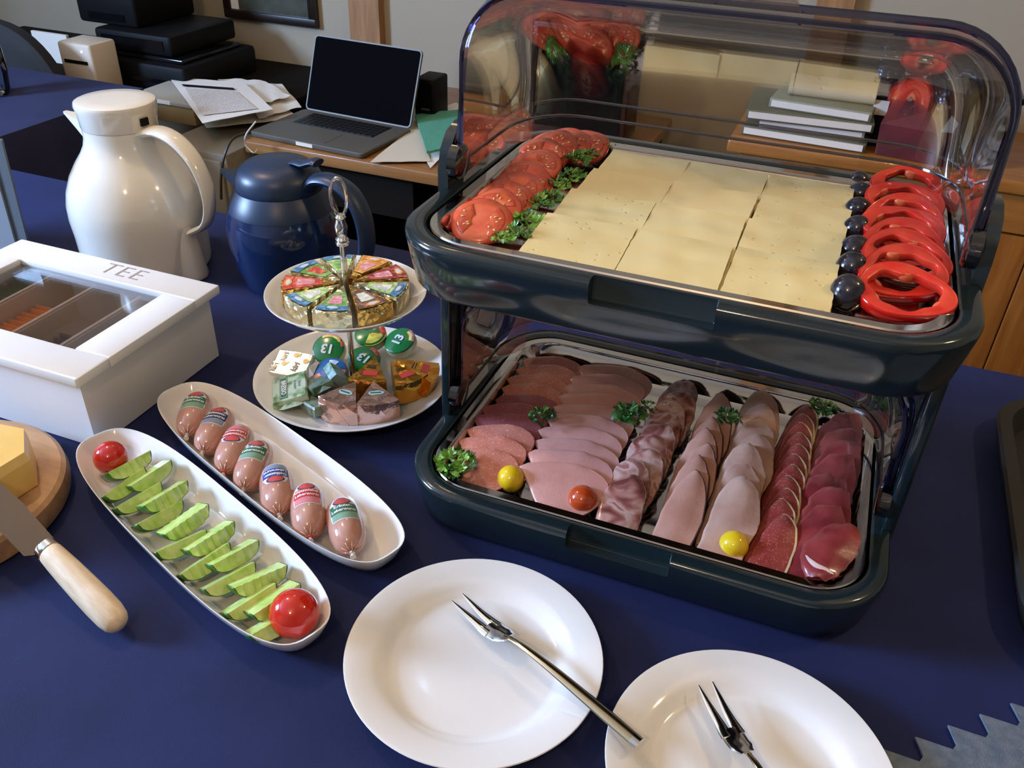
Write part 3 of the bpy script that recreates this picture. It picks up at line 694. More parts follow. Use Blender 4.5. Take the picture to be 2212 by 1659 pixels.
obj('handle_inset', tube([(p[0]-.0045 if i > 20 else p[0]-.0015, 0, p[2]-.0045) for i, p in enumerate(hp)][6:-8], .0085, 10, True, .6, upv=(0, 1, 0)), M['black'], t, rot=(0, 0, -.12))
ORD = ['first', 'second', 'third', 'fourth', 'fifth', 'sixth', 'seventh', 'eighth', 'ninth', 'tenth', 'eleventh', 'twelfth', 'thirteenth', 'fourteenth', 'fifteenth', 'sixteenth']
def ordn(i, n, front='front', back='back'):
    return '%smost' % front if i == 0 else ('%smost' % back if i == n-1 else '%s from the %s' % (ORD[i], front))
# ---------------------------------------------------------------- tea box
M['teawhite'] = mat('white painted wood', (.80, .79, .77), .42, col2=(.77, .76, .73), nscale=8)
M['teatan'] = mat('pale plywood', (.66, .50, .38), .6)
M['lettergrey'] = mat('grey lettering', (.36, .31, .28), .8)
M['teaglass'] = clearmat('lid glass', (.93, .93, .94), .5, 1.4, .02)
TBX0, TBX1, TBY0, TBY1, TBH = -.979, -.683, .545, .757, .088
t = thing('tea_box', 'white wooden tea box with glass lid lettered TEE', 'tea box', ((TBX0+TBX1)/2, (TBY0+TBY1)/2, 0))
bx, by = (TBX1-TBX0)/2, (TBY1-TBY0)/2
obj('side_wall', box(-bx, bx, -by, -by+.008, .001, TBH), M['teawhite'], t, smooth=False)
obj('side_wall', box(-bx, bx, by-.008, by, .001, TBH), M['teawhite'], t, smooth=False)
obj('side_wall', box(-bx, -bx+.008, -by+.008, by-.008, .001, TBH), M['teawhite'], t, smooth=False)
obj('side_wall', box(bx-.008, bx, -by+.008, by-.008, .001, TBH), M['teawhite'], t, smooth=False)
obj('bottom', box(-bx+.008, bx-.008, -by+.008, by-.008, .002, .006), M['teatan'], t, smooth=False)
for k in range(1, 4):
    xx = -bx+.008+(2*bx-.016)*k/4
    obj('divider', box(xx-.002, xx+.002, -by+.008, by-.008, .006, TBH-.004), M['teatan'], t, smooth=False)
lx, ly, lw = bx+.011, by+.011, .047
lid = obj('lid_frame', box(-lx, lx, -ly, -ly+lw, TBH, TBH+.012, .0025), M['teawhite'], t, label='front bar of the lid frame')
obj('lid_frame', box(-lx, lx, ly-lw, ly, TBH, TBH+.012, .0025), M['teawhite'], t, label='rear bar of the lid frame with lettering')
obj('lid_frame', box(-lx, -lx+lw, -ly+lw, ly-lw, TBH, TBH+.012, .0015), M['teawhite'], t)
obj('lid_frame', box(lx-lw, lx, -ly+lw, ly-lw, TBH, TBH+.012, .0015), M['teawhite'], t)
obj('lid_glass', box(-lx+lw-.003, lx-lw+.003, -ly+lw-.003, ly-lw+.003, TBH+.003, TBH+.005), M['teaglass'], t, smooth=False)
obj('lettering', xf(text_vf('TEE', .037, .0002, -.0006, 1.12), (.030, ly-lw/2+.001, TBH+.0123)), M['lettergrey'], t, smooth=False)
# tea bags in the compartments
def teabags(x, y0, y1, n, h, m_, label, group):
    src = None
    for k in range(n):
        yy = y0+(y1-y0)*k/max(1, n-1)
        if src is None:
            src = thing('tea_bag', label, 'tea bag', (0, 0, 0), 0, group)
            b_ = obj('envelope', box(-.031, .031, -.0016, .0016, 0, h, .0012), m_, src)
            r = src
            src.location = (x, yy, .0075); src.rotation_euler = (-.38, 0, 0); src['label'] = label % ordn(k, n)
        else:
            dup(src, (x+random.uniform(-.001, .001), yy, .0075), (-.38+random.uniform(-.05, .05), 0, random.uniform(-.03, .03)), label % ordn(k, n))
cxs = [(TBX0+TBX1)/2 - bx+.008+(2*bx-.016)*(k+.5)/4 for k in range(4)]
M['torange'] = mat('orange paper envelope', (.75, .20, .03), .5); M['tdark'] = mat('dark plum paper envelope', (.055, .018, .02), .5)
M['tgreen'] = mat('dark green paper envelope', (.02, .10, .05), .5); M['tbrown'] = mat('reddish brown envelope', (.35, .12, .06), .5)
teabags(cxs[1], TBY0+.022, TBY0+.120, 11, .058, M['torange'], 'orange tea bag in the tea box, %s of its row', 'orange tea bags')
teabags(cxs[2], TBY0+.028, TBY0+.092, 7, .050, M['tdark'], 'dark plum tea bag in the tea box, %s of its row', 'dark tea bags')
teabags(cxs[0], TBY0+.040, TBY0+.170, 11, .066, M['tgreen'], 'dark green tea bag in the tea box, %s of its row', 'green tea bags')
# ---------------------------------------------------------------- cheese board, wedge and knife
M['board'] = woodmat('beech board', (.40, .21, .09), (.52, .30, .14), .42, sc=(5, 40, 40), coat=.15)
t = obj('cheese_board', xf(lathe([(.0, .0), (.114, .0), (.121, .003), (.123, .012), (.121, .024), (.117, .0275), (.0, .028)], 72), (0, 0, 0), (0, 0, .5)), M['board'], None, (-.752, .405, .0)); tag(t, 'round thick wooden cheese board cut off by the left edge', 'cutting board')
M['gouda'] = mat('yellow cheese', (.80, .50, .13), .38, coat=.2, sss=.15, col2=(.83, .55, .17), nscale=30)
M['rindch'] = mat('cheese rind', (.82, .62, .30), .45, coat=.1)
tip = P(52, 984, .0685)
t = thing('cheese_wedge', 'yellow cheese wedge on the round wooden board', 'cheese', (tip.x-.054, tip.y-.026, .0285), .0)
def pxz(q, z): return [(P(x, y, z).x+.765, P(x, y, z).y-.452) for x, y in q]
top = [(.050, .030), (.046, -.010), (.0, -.060), (-.07, -.070), (-.08, .045), (.02, .058)]
obj('body', loft([[(x*1.06, y*1.02, 0) for x, y in top], [(x*1.05, y*1.02, .030) for x, y in top], [(x, y, .040) for x, y in top]]), M['gouda'], t, smooth=False)
M['blade'] = mat('knife steel', (.16, .11, .07), .22, 1.)
M['palewood'] = mat('pale maple handle', (.68, .50, .30), .5, col2=(.80, .66, .46), nscale=9, bump=.15, bscale=90, aniso=(4, 20, 20))
ka, kb_ = Vector((-.5735, .3795, .0365)), Vector((-.474, .3515, .0125))
Lh = (kb_-ka).length; rz = math.atan2(kb_.y-ka.y, kb_.x-ka.x)
t = thing('cheese_knife', 'cheese knife with pale wooden handle leaning on the round board', 'knife', ka, rz, None, 0, math.asin((ka.z-kb_.z)/Lh))
hp = [(x*Lh, 0, 0) for x in (0, .03, .12, .3, .5, .7, .85, .93, .97, .995, 1.)]
obj('handle', tube(hp, [.0095, .0108, .0115, .0125, .0132, .0136, .0132, .0118, .0095, .006, .001], 18, True, .85), M['palewood'], t)
obj('ferrule', tube([(-.008, 0, 0), (-.006, 0, 0), (.001, 0, 0)], [.0085, .0105, .0108], 18, True, .85), M['chrome'], t)
bl = [(-.006, -.010), (-.012, -.0165), (-.06, -.0165), (-.12, -.013), (-.135, .0), (-.12, .0095), (-.06, .0125), (-.008, .0105)]
obj('blade', xf(plate_poly(bl, -.0007, .0007), rot=(.25, 0, 0)), M['blade'], t, (0, 0, -.001), smooth=False)
# ---------------------------------------------------------------- food: shared builders
def bake(vf, mats, th, rimmat=None, name='slice', fm=None):
    me = mesh(name, vf, 'all', mats, fm)
    o = bpy.data.objects.new('tmp', me); COL.objects.link(o)
    md = o.modifiers.new('s', 'SOLIDIFY'); md.thickness = th; md.offset = 0
    if rimmat is not None: md.material_offset_rim = 1
    bpy.context.view_layer.update()
    me2 = bpy.data.meshes.new_from_object(o.evaluated_get(bpy.context.evaluated_depsgraph_get()))
    bpy.data.objects.remove(o); me2.name = name
    me2.polygons.foreach_set('use_smooth', [True]*len(me2.polygons)); me2.set_sharp_from_angle(angle=math.radians(50)); return me2
def folded(rows, h, th, mats, shift=.002, seed=0, nr=14, wob=.001, band=.001):
    """a slice folded double: rows are (y, x_left, x_right); band is the width of the rind"""
    ys = [r[0] for r in rows]; L0, L1 = [r[1] for r in rows], [r[2] for r in rows]
    V = []; rng = random.Random(seed); D = ys[-1]-ys[0]
    offs = Vector((rng.random()*9, rng.random()*9, 0))
    us = [0, min(.02, band/D)] + [.5-.5*math.cos(PI*(j+1)/(nr+1)) for j in range(nr)] + [1-band/D, 1]
    us = sorted(us)
    for u in us:
        y = ys[0]+D*u
        a, b = float(np.interp(y, ys, L0)), float(np.interp(y, ys, L1)); w_ = b-a
        hh = h*min(1, w_/.02)
        row = []
        tt = [1, 1-min(.4, band/w_)] + [(1-min(.4, band/w_))*(1-i/7) for i in range(1, 8)]
        for t in tt: row.append((a+hh*.5+(w_-hh*.5)*t, hh*(.75+.30*math.sin(PI*min(1, t*1.15)))*(1-.30*t*t)+.001*t))
        for k in range(1, 6):
            an = PI/2+PI*k/6; row.append((a+hh*.5+hh*.5*math.cos(an), hh*.375+hh*.375*math.sin(an)))
        for t in tt[::-1]: row.append((a+hh*.5+(max(w_-hh*.5, 0)-shift)*t, -.0002))
        for x, z in row:
            nz = noise.noise(Vector((x*45, y*45, 1))+offs)
            V.append((x+wob*noise.noise(Vector((y*160, 7, x*30))+offs), y+wob*.8*noise.noise(Vector((x*160, 3, y*30))+offs), z+nz*wob*1.3))
    n = len(row); F = []; FM = []
    for j in range(len(us)-1):
        for i in range(n-1):
            F.append((j*n+i, j*n+i+1, (j+1)*n+i+1, (j+1)*n+i)); FM.append(1 if (i in (0, n-2) or j == len(us)-2) and band > .0005 else 0)
    return bake((V, F), mats, th, True, fm=FM)
def column(name, lab, cat, group, meshes, x0, y0, dy, n, zf, tilt, jx=.0015, jr=.06, xdrift=0., rzs=0., mes_for=None, dz=0.):
    for i in range(n):
        me = meshes[i % len(meshes)] if mes_for is None else mes_for(i)
        o = obj(name, me, None, None, (x0+xdrift*i+random.uniform(-jx, jx), y0+dy*i, zf+.0012+dz*min(i, 3)), (tilt+random.uniform(-.02, .02), random.uniform(-.03, .03), rzs+random.uniform(-jr, jr)))
        tag(o, lab(i, n) if callable(lab) else lab % ordn(i, n), cat, group)
# ---------------------------------------------------------------- cold cuts
M['salami'] = speckmat('orange red salami', (.55, .18, .125), (.62, .23, .165), (.80, .48, .38), 430, .27, .40, .3, .6)
M['salamishade'] = speckmat('shade-toned purple red salami', (.25, .065, .075), (.32, .09, .10), (.60, .34, .34), 520, .22, .42, .25, .5)  # shade on the middle slices put into the colour as darker purple
M['salamirim'] = mat('salami edge', (.22, .035, .03), .5)
M['ham'] = mat('pink boiled ham', (.64, .33, .28), .34, col2=(.58, .275, .235), nscale=40, bump=.25, bscale=500, coat=.25, sss=.08)
M['hamrim'] = mat('ham edge', (.76, .42, .34), .4)
M['roast'] = mat('pale roast pork', (.66, .35, .26), .38, col2=(.58, .28, .20), nscale=35, bump=.2, bscale=350, coat=.2, sss=.08)
M['roastrim'] = mat('dark pepper edge', (.07, .022, .014), .6)
M['turkey'] = mat('turkey breast', (.66, .41, .31), .40, col2=(.52, .28, .20), nscale=32, bump=.25, bscale=250, coat=.2, sss=.08)
M['turkeyrim'] = mat('brown turkey edge', (.40, .19, .09), .6, col2=(.62, .38, .25), nscale=160)
M['chsalami'] = speckmat('dark red salami', (.27, .035, .028), (.35, .06, .045), (.66, .30, .24), 480, .24, .40, .3, .55)
M['cheeserim'] = mat('yellow cheese coat', (.80, .62, .33), .5)
M['smoked'] = mat('smoked ham', (.23, .025, .028), .28, col2=(.36, .065, .058), nscale=34, bump=.2, bscale=200, coat=.4, sss=.06)
M['smokedrim'] = mat('smoked ham edge', (.06, .018, .014), .5, col2=(.35, .12, .09), nscale=120)
M['fat'] = mat('white fat', (.78, .60, .55), .35, coat=.3)
def marbled(name):
    mm, nt, b, L = newmat(name); v = coords(nt)
    n = nd(nt, 'ShaderNodeTexNoise', Scale=38., Detail=2., Distortion=1.2); L.new(v, n.inputs['Vector'])
    L.new(ramp(nt, n.outputs['Fac'], [(.30, (.16, .045, .035)), (.42, (.34, .12, .095)), (.5, (.50, .25, .20)), (.60, (.62, .42, .36)), (.68, (.36, .14, .11))]), b.inputs['Base Color'])
    b.inputs['Roughness'].default_value = .28; b.inputs['Coat Weight'].default_value = .4
    bp = nd(nt, 'ShaderNodeBump', Strength=.2, Distance=.001); L.new(n.outputs['Fac'], bp.inputs['Height']); L.new(bp.outputs['Normal'], b.inputs['Normal'])
    return mm
M['aspic'] = marbled('marbled bacon in aspic')
M['aspicrim'] = mat('brown bacon crust', (.12, .055, .03), .45, col2=(.42, .24, .17), nscale=260, bump=.5, bscale=700)
T1 = .28
fan = [(0, -.001, .004), (.010, -.011, .022), (.022, -.020, .034), (.036, -.031, .043), (.050, -.043, .0455), (.0565, -.050, .0445), (.060, -.043, .0425), (.066, -.026, .035), (.070, -.010, .024), (.0725, .002, .014)]
fan1 = [(y*.92, a*.74, b*.80+(.004 if y > .03 else 0)) for y, a, b in fan]
f1 = [folded(fan1, .0046, .0016, (M['salami'], M['salamirim']), seed=s, wob=.0012) for s in (1, 2, 3)]
f1b = [folded(fan1, .0046, .0016, (M['salamishade'], M['salamirim']), seed=s, wob=.0012) for s in (4, 5)]
column('salami_slice', lambda i, n: '%s folded salami slice of the left column, %s' % ('shade-toned purplish' if 3 <= i <= 5 else 'orange red', ordn(i, n)), 'salami', 'folded salami slices in the left column',
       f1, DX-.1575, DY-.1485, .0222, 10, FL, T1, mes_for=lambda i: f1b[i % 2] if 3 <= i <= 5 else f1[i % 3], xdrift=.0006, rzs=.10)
f2 = [folded(fan, .0048, .0018, (M['ham'], M['hamrim']), seed=s, wob=.0008, band=.0006) for s in (6, 7, 8)]
column('ham_slice', 'folded pink boiled ham slice of the second column, %s', 'ham', 'folded boiled ham slices in the second column', f2, DX-.0755, DY-.1480, .0222, 10, FL, T1+.02, xdrift=-.0007, rzs=.02)
# bacon in aspic
rw = [(0, 0, .036), (.012, -.001, .039), (.04, -.002, .040), (.060, .002, .036), (.070, .010, .028), (.073, .014, .020)]
f3 = [folded(rw, .0075, .0022, (M['aspic'], M['aspicrim']), seed=s, wob=.0022) for s in (11, 12, 13, 14)]
column('bacon_slice', 'marbled folded bacon slice of the third column, %s', 'bacon', 'marbled bacon slices in the third column', f3, DX-.0300, DY-.1440, .0240, 9, FL, .36, jx=.003, jr=.12, xdrift=.0012)
# roast pork with dark edge
rw = [(0, 0, .030), (.006, -.001, .0345), (.05, .001, .040), (.078, .006, .037), (.094, .012, .030), (.102, .018, .0245), (.105, .020, .022)]
f4 = [folded(rw, .0058, .0016, (M['roast'], M['roastrim']), seed=s, wob=.0012, band=.0014) for s in (21, 22, 23)]
column('roast_pork_slice', 'folded pale roast pork slice with dark edge in the fourth column, %s', 'roast pork', 'dark-edged roast pork slices in the fourth column', f4, DX+.0235, DY-.1470, .0246, 7, FL, .27, jx=.0015, jr=.05, xdrift=.0004)
# turkey
rw = [(0, 0, .032), (.008, -.002, .038), (.04, .001, .045), (.07, .003, .0475), (.092, .008, .042), (.106, .014, .033), (.113, .020, .027)]
f5 = [folded(rw, .0058, .0018, (M['turkey'], M['turkeyrim']), seed=s, wob=.0022, band=.0011) for s in (31, 32, 33)]
column('turkey_slice', 'folded turkey breast slice of the fifth column, %s', 'turkey breast', 'turkey breast slices in the fifth column', f5, DX+.0650, DY-.1470, .0268, 7, FL, .26, jx=.002, jr=.06, xdrift=.0004)
# salami with yellow coat
rw = [(0, 0, .031), (.006, -.001, .033), (.03, .003, .037), (.055, .008, .038), (.070, .013, .034), (.078, .018, .0275), (.081, .020, .023)]
f6 = [folded(rw, .0050, .0019, (M['chsalami'], M['cheeserim']), seed=s, wob=.0009, band=.0022) for s in (41, 42, 43)]
column('coated_salami_slice', 'yellow-edged dark red salami slice in the sixth column, %s', 'salami', 'yellow-edged salami slices in the sixth column', f6, DX+.1100, DY-.1475, .0196, 11, FL, .31, jx=.001, jr=.04, xdrift=.0003)
# smoked ham
rw = [(0, .004, .032), (.01, 0, .042), (.04, -.001, .046), (.07, .003, .047), (.09, .010, .046), (.101, .020, .043), (.105, .028, .038)]
f7 = [folded(rw, .0065, .0015, (M['smoked'], M['smokedrim']), seed=s, wob=.003, band=.0008) for s in (51, 52, 53)]
column('smoked_ham_slice', lambda i, n: 'folded dark red smoked ham slice of the right column, %s' % ('just beneath the rolled slice' if i == 0 else ordn(i, n)), 'smoked ham', 'smoked ham slices in the right column', f7, DX+.1480, DY-.1490, .0285, 7, FL, .27, jx=.002, jr=.10)
# the frontmost smoked ham slice rolled over the tray edge, with its white fat streak
M['fat2'] = mat('white fat rim', (.72, .50, .45), .35, coat=.3)
t = thing('smoked_ham_slice', 'rolled smoked ham slice with white fat streak at the front of the right column', 'smoked ham', (DX+.152, DY-.140, FL+.020), -.12, 'smoked ham slices in the right column')
rw = [(0, .010, .026), (.008, .003, .034), (.03, -.001, .041), (.052, .006, .044), (.066, .016, .042), (.074, .024, .036)]
obj('meat', folded(rw, .010, .0022, (M['smoked'], M['smokedrim']), seed=77, wob=.003), None, t, (0, 0, 0), (.14, .0, 0))
st = smoothpath([(.004, .018, .0075), (.009, .012, .0098), (.016, .008, .0108), (.024, .0075, .0108), (.030, .0065, .0100)], 5)
obj('fat_streak', tube(st, [.0006+.0018*math.sin(PI*i/(len(st)-1)) for i in range(len(st))], 8, True, .5), M['fat2'], t, (0, 0, .0010), (.14, 0, 0))
# ---------------------------------------------------------------- cherry tomatoes
M['redtom'] = mat('red tomato skin', (.52, .012, .008), .12, coat=.6, sss=.1, sssr=(.5, .08, .04), col2=(.62, .03, .012), nscale=30)
M['orangetom'] = mat('orange red tomato skin', (.50, .065, .012), .15, coat=.5)
M['yellowtom'] = mat('yellow tomato skin', (.88, .60, .015), .15, coat=.5, sss=.1, sssr=(.5, .3, .05))
M['navel'] = mat('tomato stem scar', (.20, .10, .03), .7)
def tomato(px, py, z, r, m_, label, sz=1.0, rot=(.5, .3, 0)):
    c = P(px, py, z+r*sz)
    t = thing('cherry_tomato', label, 'tomato', (c.x, c.y, z+r*sz+.0004), 0, 'cherry tomatoes' if 0 else None)
    vf = ball(r, 28, sz); V = []
    for x, y, zz in vf[0]:
        k = math.exp(-((math.hypot(x, y)/(r*.22))**2)); V.append((x, y, zz-(.06*r*k if zz > 0 else 0)))
    obj('fruit', (V, vf[1]), m_, t, rot=(PI*.62, 0, .4), smooth='all')
    obj('stem_scar', xf(lathe([(0, 0), (.0014, .0002), (.0009, .0009), (0, .001)], 8), (0, 0, r*sz*.94)), M['navel'], t, rot=(PI*.62, 0, .4))
tomato(1103, 1035, FL, .0138, M['yellowtom'], 'yellow cherry tomato between the salami and ham columns')
tomato(1258, 1080, FL, .0145, M['orangetom'], 'orange red cherry tomato between the ham and bacon columns')
tomato(1585, 1178, FL, .0135, M['yellowtom'], 'yellow cherry tomato in front of the turkey breast column')
tomato(240, 989, .0062, .0176, M['redtom'], 'red cherry tomato at the rear left end of the cucumber dish')
tomato(636, 1326, .0062, .0212, M['redtom'], 'large red cherry tomato at the front right end of the cucumber dish')
# ---------------------------------------------------------------- parsley
M['parsley'] = mat('parsley green', (.045, .17, .018), .4, col2=(.12, .33, .04), nscale=90, coat=.15)
M['parsleylight'] = mat('light parsley green', (.12, .34, .03), .4, col2=(.26, .50, .08), nscale=90, coat=.15)
M['parsleydark'] = mat('dark parsley green', (.014, .085, .016), .4, col2=(.035, .16, .03), nscale=90, coat=.15)
M['stalk'] = mat('parsley stalk', (.22, .38, .08), .4)
def leafvf(seed, s=.0085, curl=.5, lobes=3):
    rng = random.Random(seed); V = [(0, 0, 0)]; F = []; n = lobes*8; mid = []
    for i in range(n+1):
        a = math.radians(-70+320*0 + 140*2*(i/n) - 70) if False else math.radians(-115+230*i/n)+PI/2
        r = s*(.62+.26*abs(math.cos(PI*lobes*(i/n)*.999))+.13*((i % 2)*2-1)*.7+rng.uniform(-.04, .04))
        mid.append((a, r))
    for a, r in mid:
        for f in (.5, 1.):
            rr = r*f; V.append((rr*math.cos(a), rr*math.sin(a), curl*rr*rr/s + (.10*s*math.sin(a*9+seed) if f == 1 else .02*s)))
    for i in range(n):
        b_ = 1+2*i; F += [(0, b_, b_+2), (b_, b_+1, b_+3, b_+2)]
    return V, F
LEAF = {}
for key, mn in (('m', 'parsley'), ('l', 'parsleylight'), ('d', 'parsleydark')):
    LEAF[key] = [mesh('leaf', leafvf(s, curl=c), 'all', (M[mn],)) for s, c in ((1, .5), (2, -.4), (3, .8))]
stem_me = mesh('stem', tube(smoothpath([(0, 0, 0), (.003, .001, .004), (.007, .0, .007)], 4), .0006, 5), True, (M['stalk'],))
def sprig(px, py, z, size, n, label, tone='m', seed=0, group=None, spread=1.0, elong=(1, 1)):
    rng = random.Random(seed*7+3); c = P(px, py, z)
    t = thing('parsley_sprig', label, 'parsley', (c.x, c.y, z), rng.uniform(0, 6), group)
    for k in range(3):
        obj('stem', stem_me, None, t, (0, 0, 0), (0, rng.uniform(-.3, .2), 2.1*k+rng.uniform(-.4, .4))).scale = (size/.009,)*3
    for k in range(n):
        a = k*2.39996+rng.uniform(-.3, .3); rr = size*math.sqrt((k+.5)/n)*spread
        zz = size*.55*(1-.6*(rr/size)**2)+rng.uniform(-.12, .12)*size
        tn = tone if rng.random() < .72 else rng.choice('mld' if tone != 'd' else 'mdd')
        o = obj('leaf', rng.choice(LEAF[tn]), None, t, (rr*math.cos(a)*elong[0], rr*math.sin(a)*elong[1], max(.001, zz)), (rng.uniform(-.7, .4), rng.uniform(-.5, .5), a-PI/2+rng.uniform(-.5, .5)))
        sc_ = size/.0125*rng.uniform(.55, .85); o.scale = (sc_, sc_, sc_)
GP = 'parsley sprigs between tomatoes and cheese'
for k, (px, py, sz, tn) in enumerate(((1090, 520, .0085, 'l'), (1118, 512, .011, 'm'), (1138, 482, .012, 'l'), (1162, 448, .012, 'm'), (1192, 432, .011, 'm'), (1205, 405, .011, 'l'), (1235, 388, .012, 'm'), (1242, 352, .013, 'm'), (1272, 340, .010, 'm'), (1303, 322, .011, 'l'))):
    sprig(px, py, FU+.018, sz, 15, '%s parsley sprig in the row between tomatoes and cheese, %s' % ({'l': 'light green', 'm': 'green'}[tn], ordn(k, 10)), tn, k, GP)
sprig(985, 1005, FL+.020, .017, 26, 'bright green parsley sprig in the left front corner of the lower tray', 'l', 21)
sprig(975, 1030, FL+.008, .010, 12, 'small light parsley tuft below the corner sprig of the lower tray', 'l', 22)
sprig(1170, 903, FL+.030, .0125, 16, 'dark green parsley sprig between the salami and ham columns', 'd', 23)
sprig(1358, 900, FL+.034, .0155, 24, 'large dark green parsley sprig between the ham and bacon columns', 'd', 24)
sprig(1400, 882, FL+.030, .0085, 10, 'small dark parsley tuft right of the large sprig', 'd', 27)
sprig(1573, 907, FL+.034, .0125, 18, 'green parsley sprig between the roast pork and turkey columns', 'd', 25)
sprig(1775, 888, FL+.022, .0125, 18, 'green parsley sprig at the rear end of the smoked ham column', 'm', 26)
# ---------------------------------------------------------------- tomato slices
M['tskin'] = mat('tomato skin edge', (.55, .025, .01), .2, coat=.5)
M['tflesh'] = mat('tomato flesh', (.70, .085, .035), .28, col2=(.80, .17, .07), nscale=70, coat=.5, sss=.1, sssr=(.5, .1, .05))
M['tgel'] = mat('tomato jelly', (.52, .045, .015), .10, col2=(.62, .10, .02), nscale=120, coat=.8, bump=.3, bscale=300)
M['tseed'] = mat('tomato seed', (.82, .50, .22), .25, coat=.5)
def tomslice(seed, r=.0268):
    rng = random.Random(seed)
    def ol(k, z): return [(k*r*(1+.03*math.sin(3*a+seed)+.02*math.sin(5*a))*math.cos(a), k*r*(1+.03*math.sin(3*a+seed)+.02*math.sin(5*a))*math.sin(a), z) for a in (2*PI*i/40 for i in range(40))]
    t = thing('tomato_slice', '', 'tomato', (0, 0, 0), 0, 'tomato slices at the left of the upper tray')
    obj('skin', loft([ol(.955, .0004), ol(1, .0012), ol(1, .0042), ol(.955, .0048)], False, False), M['tskin'], t, smooth='all')
    obj('flesh', loft([ol(.96, .0005), ol(.96, .0048), ol(.6, .0050), ol(.05, .0050)]), M['tflesh'], t, smooth='all')
    n = 2 if seed % 2 else 3
    for k in range(n):
        a0 = 2*PI*k/n + (.2 if n == 3 else 0); V = []; half = (1.0 if n == 2 else .72)
        pts = []
        for i in range(14):
            u = i/13; a = a0-half+2*half*u; pts.append((r*.80*math.cos(a), r*.80*math.sin(a)))
        for i in range(10):
            u = i/9; a = a0+half*.75-1.5*half*u; pts.append((r*.30*math.cos(a), r*.30*math.sin(a)))
        cx = sum(p[0] for p in pts)/len(pts); cy = sum(p[1] for p in pts)/len(pts)
        sh = lambda k_, z: [(cx+(p[0]-cx)*k_, cy+(p[1]-cy)*k_, z) for p in pts]
        g = obj('seed_chamber', loft([sh(1, .0046), sh(.98, .0053), sh(.8, .0057)]), M['tgel'], t, smooth='all')
        sd = []
        for q in range(5):
            a = a0+rng.uniform(-.65, .65)*half*1.2; rr = r*rng.uniform(.42, .70)
            sd.append(xf(ball(.0011, 8, .5), (rr*math.cos(a), rr*math.sin(a), .0060), (0, 0, a), (1.6, .9, 1)))
        s_ = obj('seeds', join(*sd), M['tseed'], g, smooth='all'); s_['kind'] = 'stuff'
    return t
protos = [tomslice(1), tomslice(2)]
spots = [(1040, 474, 0), (1066, 455, 1), (1090, 434, 2), (1114, 412, 3), (1133, 392, 4), (1158, 360, 5), (1172, 336, 6), (1196, 318, 7), (1226, 312, 8), (1262, 316, 9)]
for i, (px, py, k) in enumerate(spots):
    c = P(px, py, FU+.022); pr = protos[1-i % 2 if i != 0 else 0]
    loc = (c.x, c.y, FU+.0185 if i else FU+.0175); rot = (.42+.03*math.sin(i*2.), .05*math.cos(i*3), (.1, 1.4, .35, .0, 2.2, .9, .2, 1.1, 2.6, .4)[i])
    # tilt first toward the camera, spin inside the slice plane
    R = Matrix.Rotation(rot[0], 3, 'X') @ Matrix.Rotation(rot[1], 3, 'Y') @ Matrix.Rotation(rot[2], 3, 'Z')
    e = R.to_euler(); lb = 'red tomato slice in the row at the left of the cheese, %s' % ordn(i, 10)
    if not pr.get('label'):
        pr.location = loc; pr.rotation_euler = e; pr['label'] = lb
    else: dup(pr, loc, e, lb)
# ---------------------------------------------------------------- cheese slices
def cheesemat(name, c1, c2, holes):
    mm, nt, b, L = newmat(name); v = coords(nt, (1, 1.6, 1))
    n = nd(nt, 'ShaderNodeTexNoise', Scale=16., Detail=3.); L.new(v, n.inputs['Vector'])
    c0 = ramp(nt, n.outputs['Fac'], [(.35, c1), (.65, c2)])
    b.inputs['Roughness'].default_value = .32; b.inputs['Coat Weight'].default_value = .2
    b.inputs['Subsurface Weight'].default_value = .12; b.inputs['Subsurface Scale'].default_value = .004
    vo = nd(nt, 'ShaderNodeTexVoronoi', Scale=85.); L.new(v, vo.inputs['Vector'])
    f = ramp(nt, vo.outputs['Distance'], [(.0, (1,)*3), (.16*holes+.001, (0,)*3)])
    mx = nd(nt, 'ShaderNodeMix', data_type='RGBA'); mu = nd(nt, 'ShaderNodeMath', operation='MULTIPLY'); mu.inputs[1].default_value = .45
    L.new(f, mu.inputs[0]); L.new(mu.outputs[0], mx.inputs[0]); L.new(c0, mx.inputs[6]); mx.inputs[7].default_value = (c1[0]*.72, c1[1]*.66, c1[2]*.5, 1)
    L.new(mx.outputs[2], b.inputs['Base Color'])
    ma = nd(nt, 'ShaderNodeMath', operation='MULTIPLY_ADD'); ma.inputs[1].default_value = -1.2; L.new(f, ma.inputs[0]); L.new(n.outputs['Fac'], ma.inputs[2])
    bp = nd(nt, 'ShaderNodeBump', Strength=.5, Distance=.0012); L.new(ma.outputs[0], bp.inputs['Height']); L.new(bp.outputs['Normal'], b.inputs['Normal'])
    return mm
M['cheese1'] = cheesemat('pale yellow slicing cheese', (.80, .66, .30), (.83, .70, .35), .05)
M['cheese2'] = cheesemat('pale yellow holed cheese', (.80, .65, .29), (.83, .70, .34), 1.)
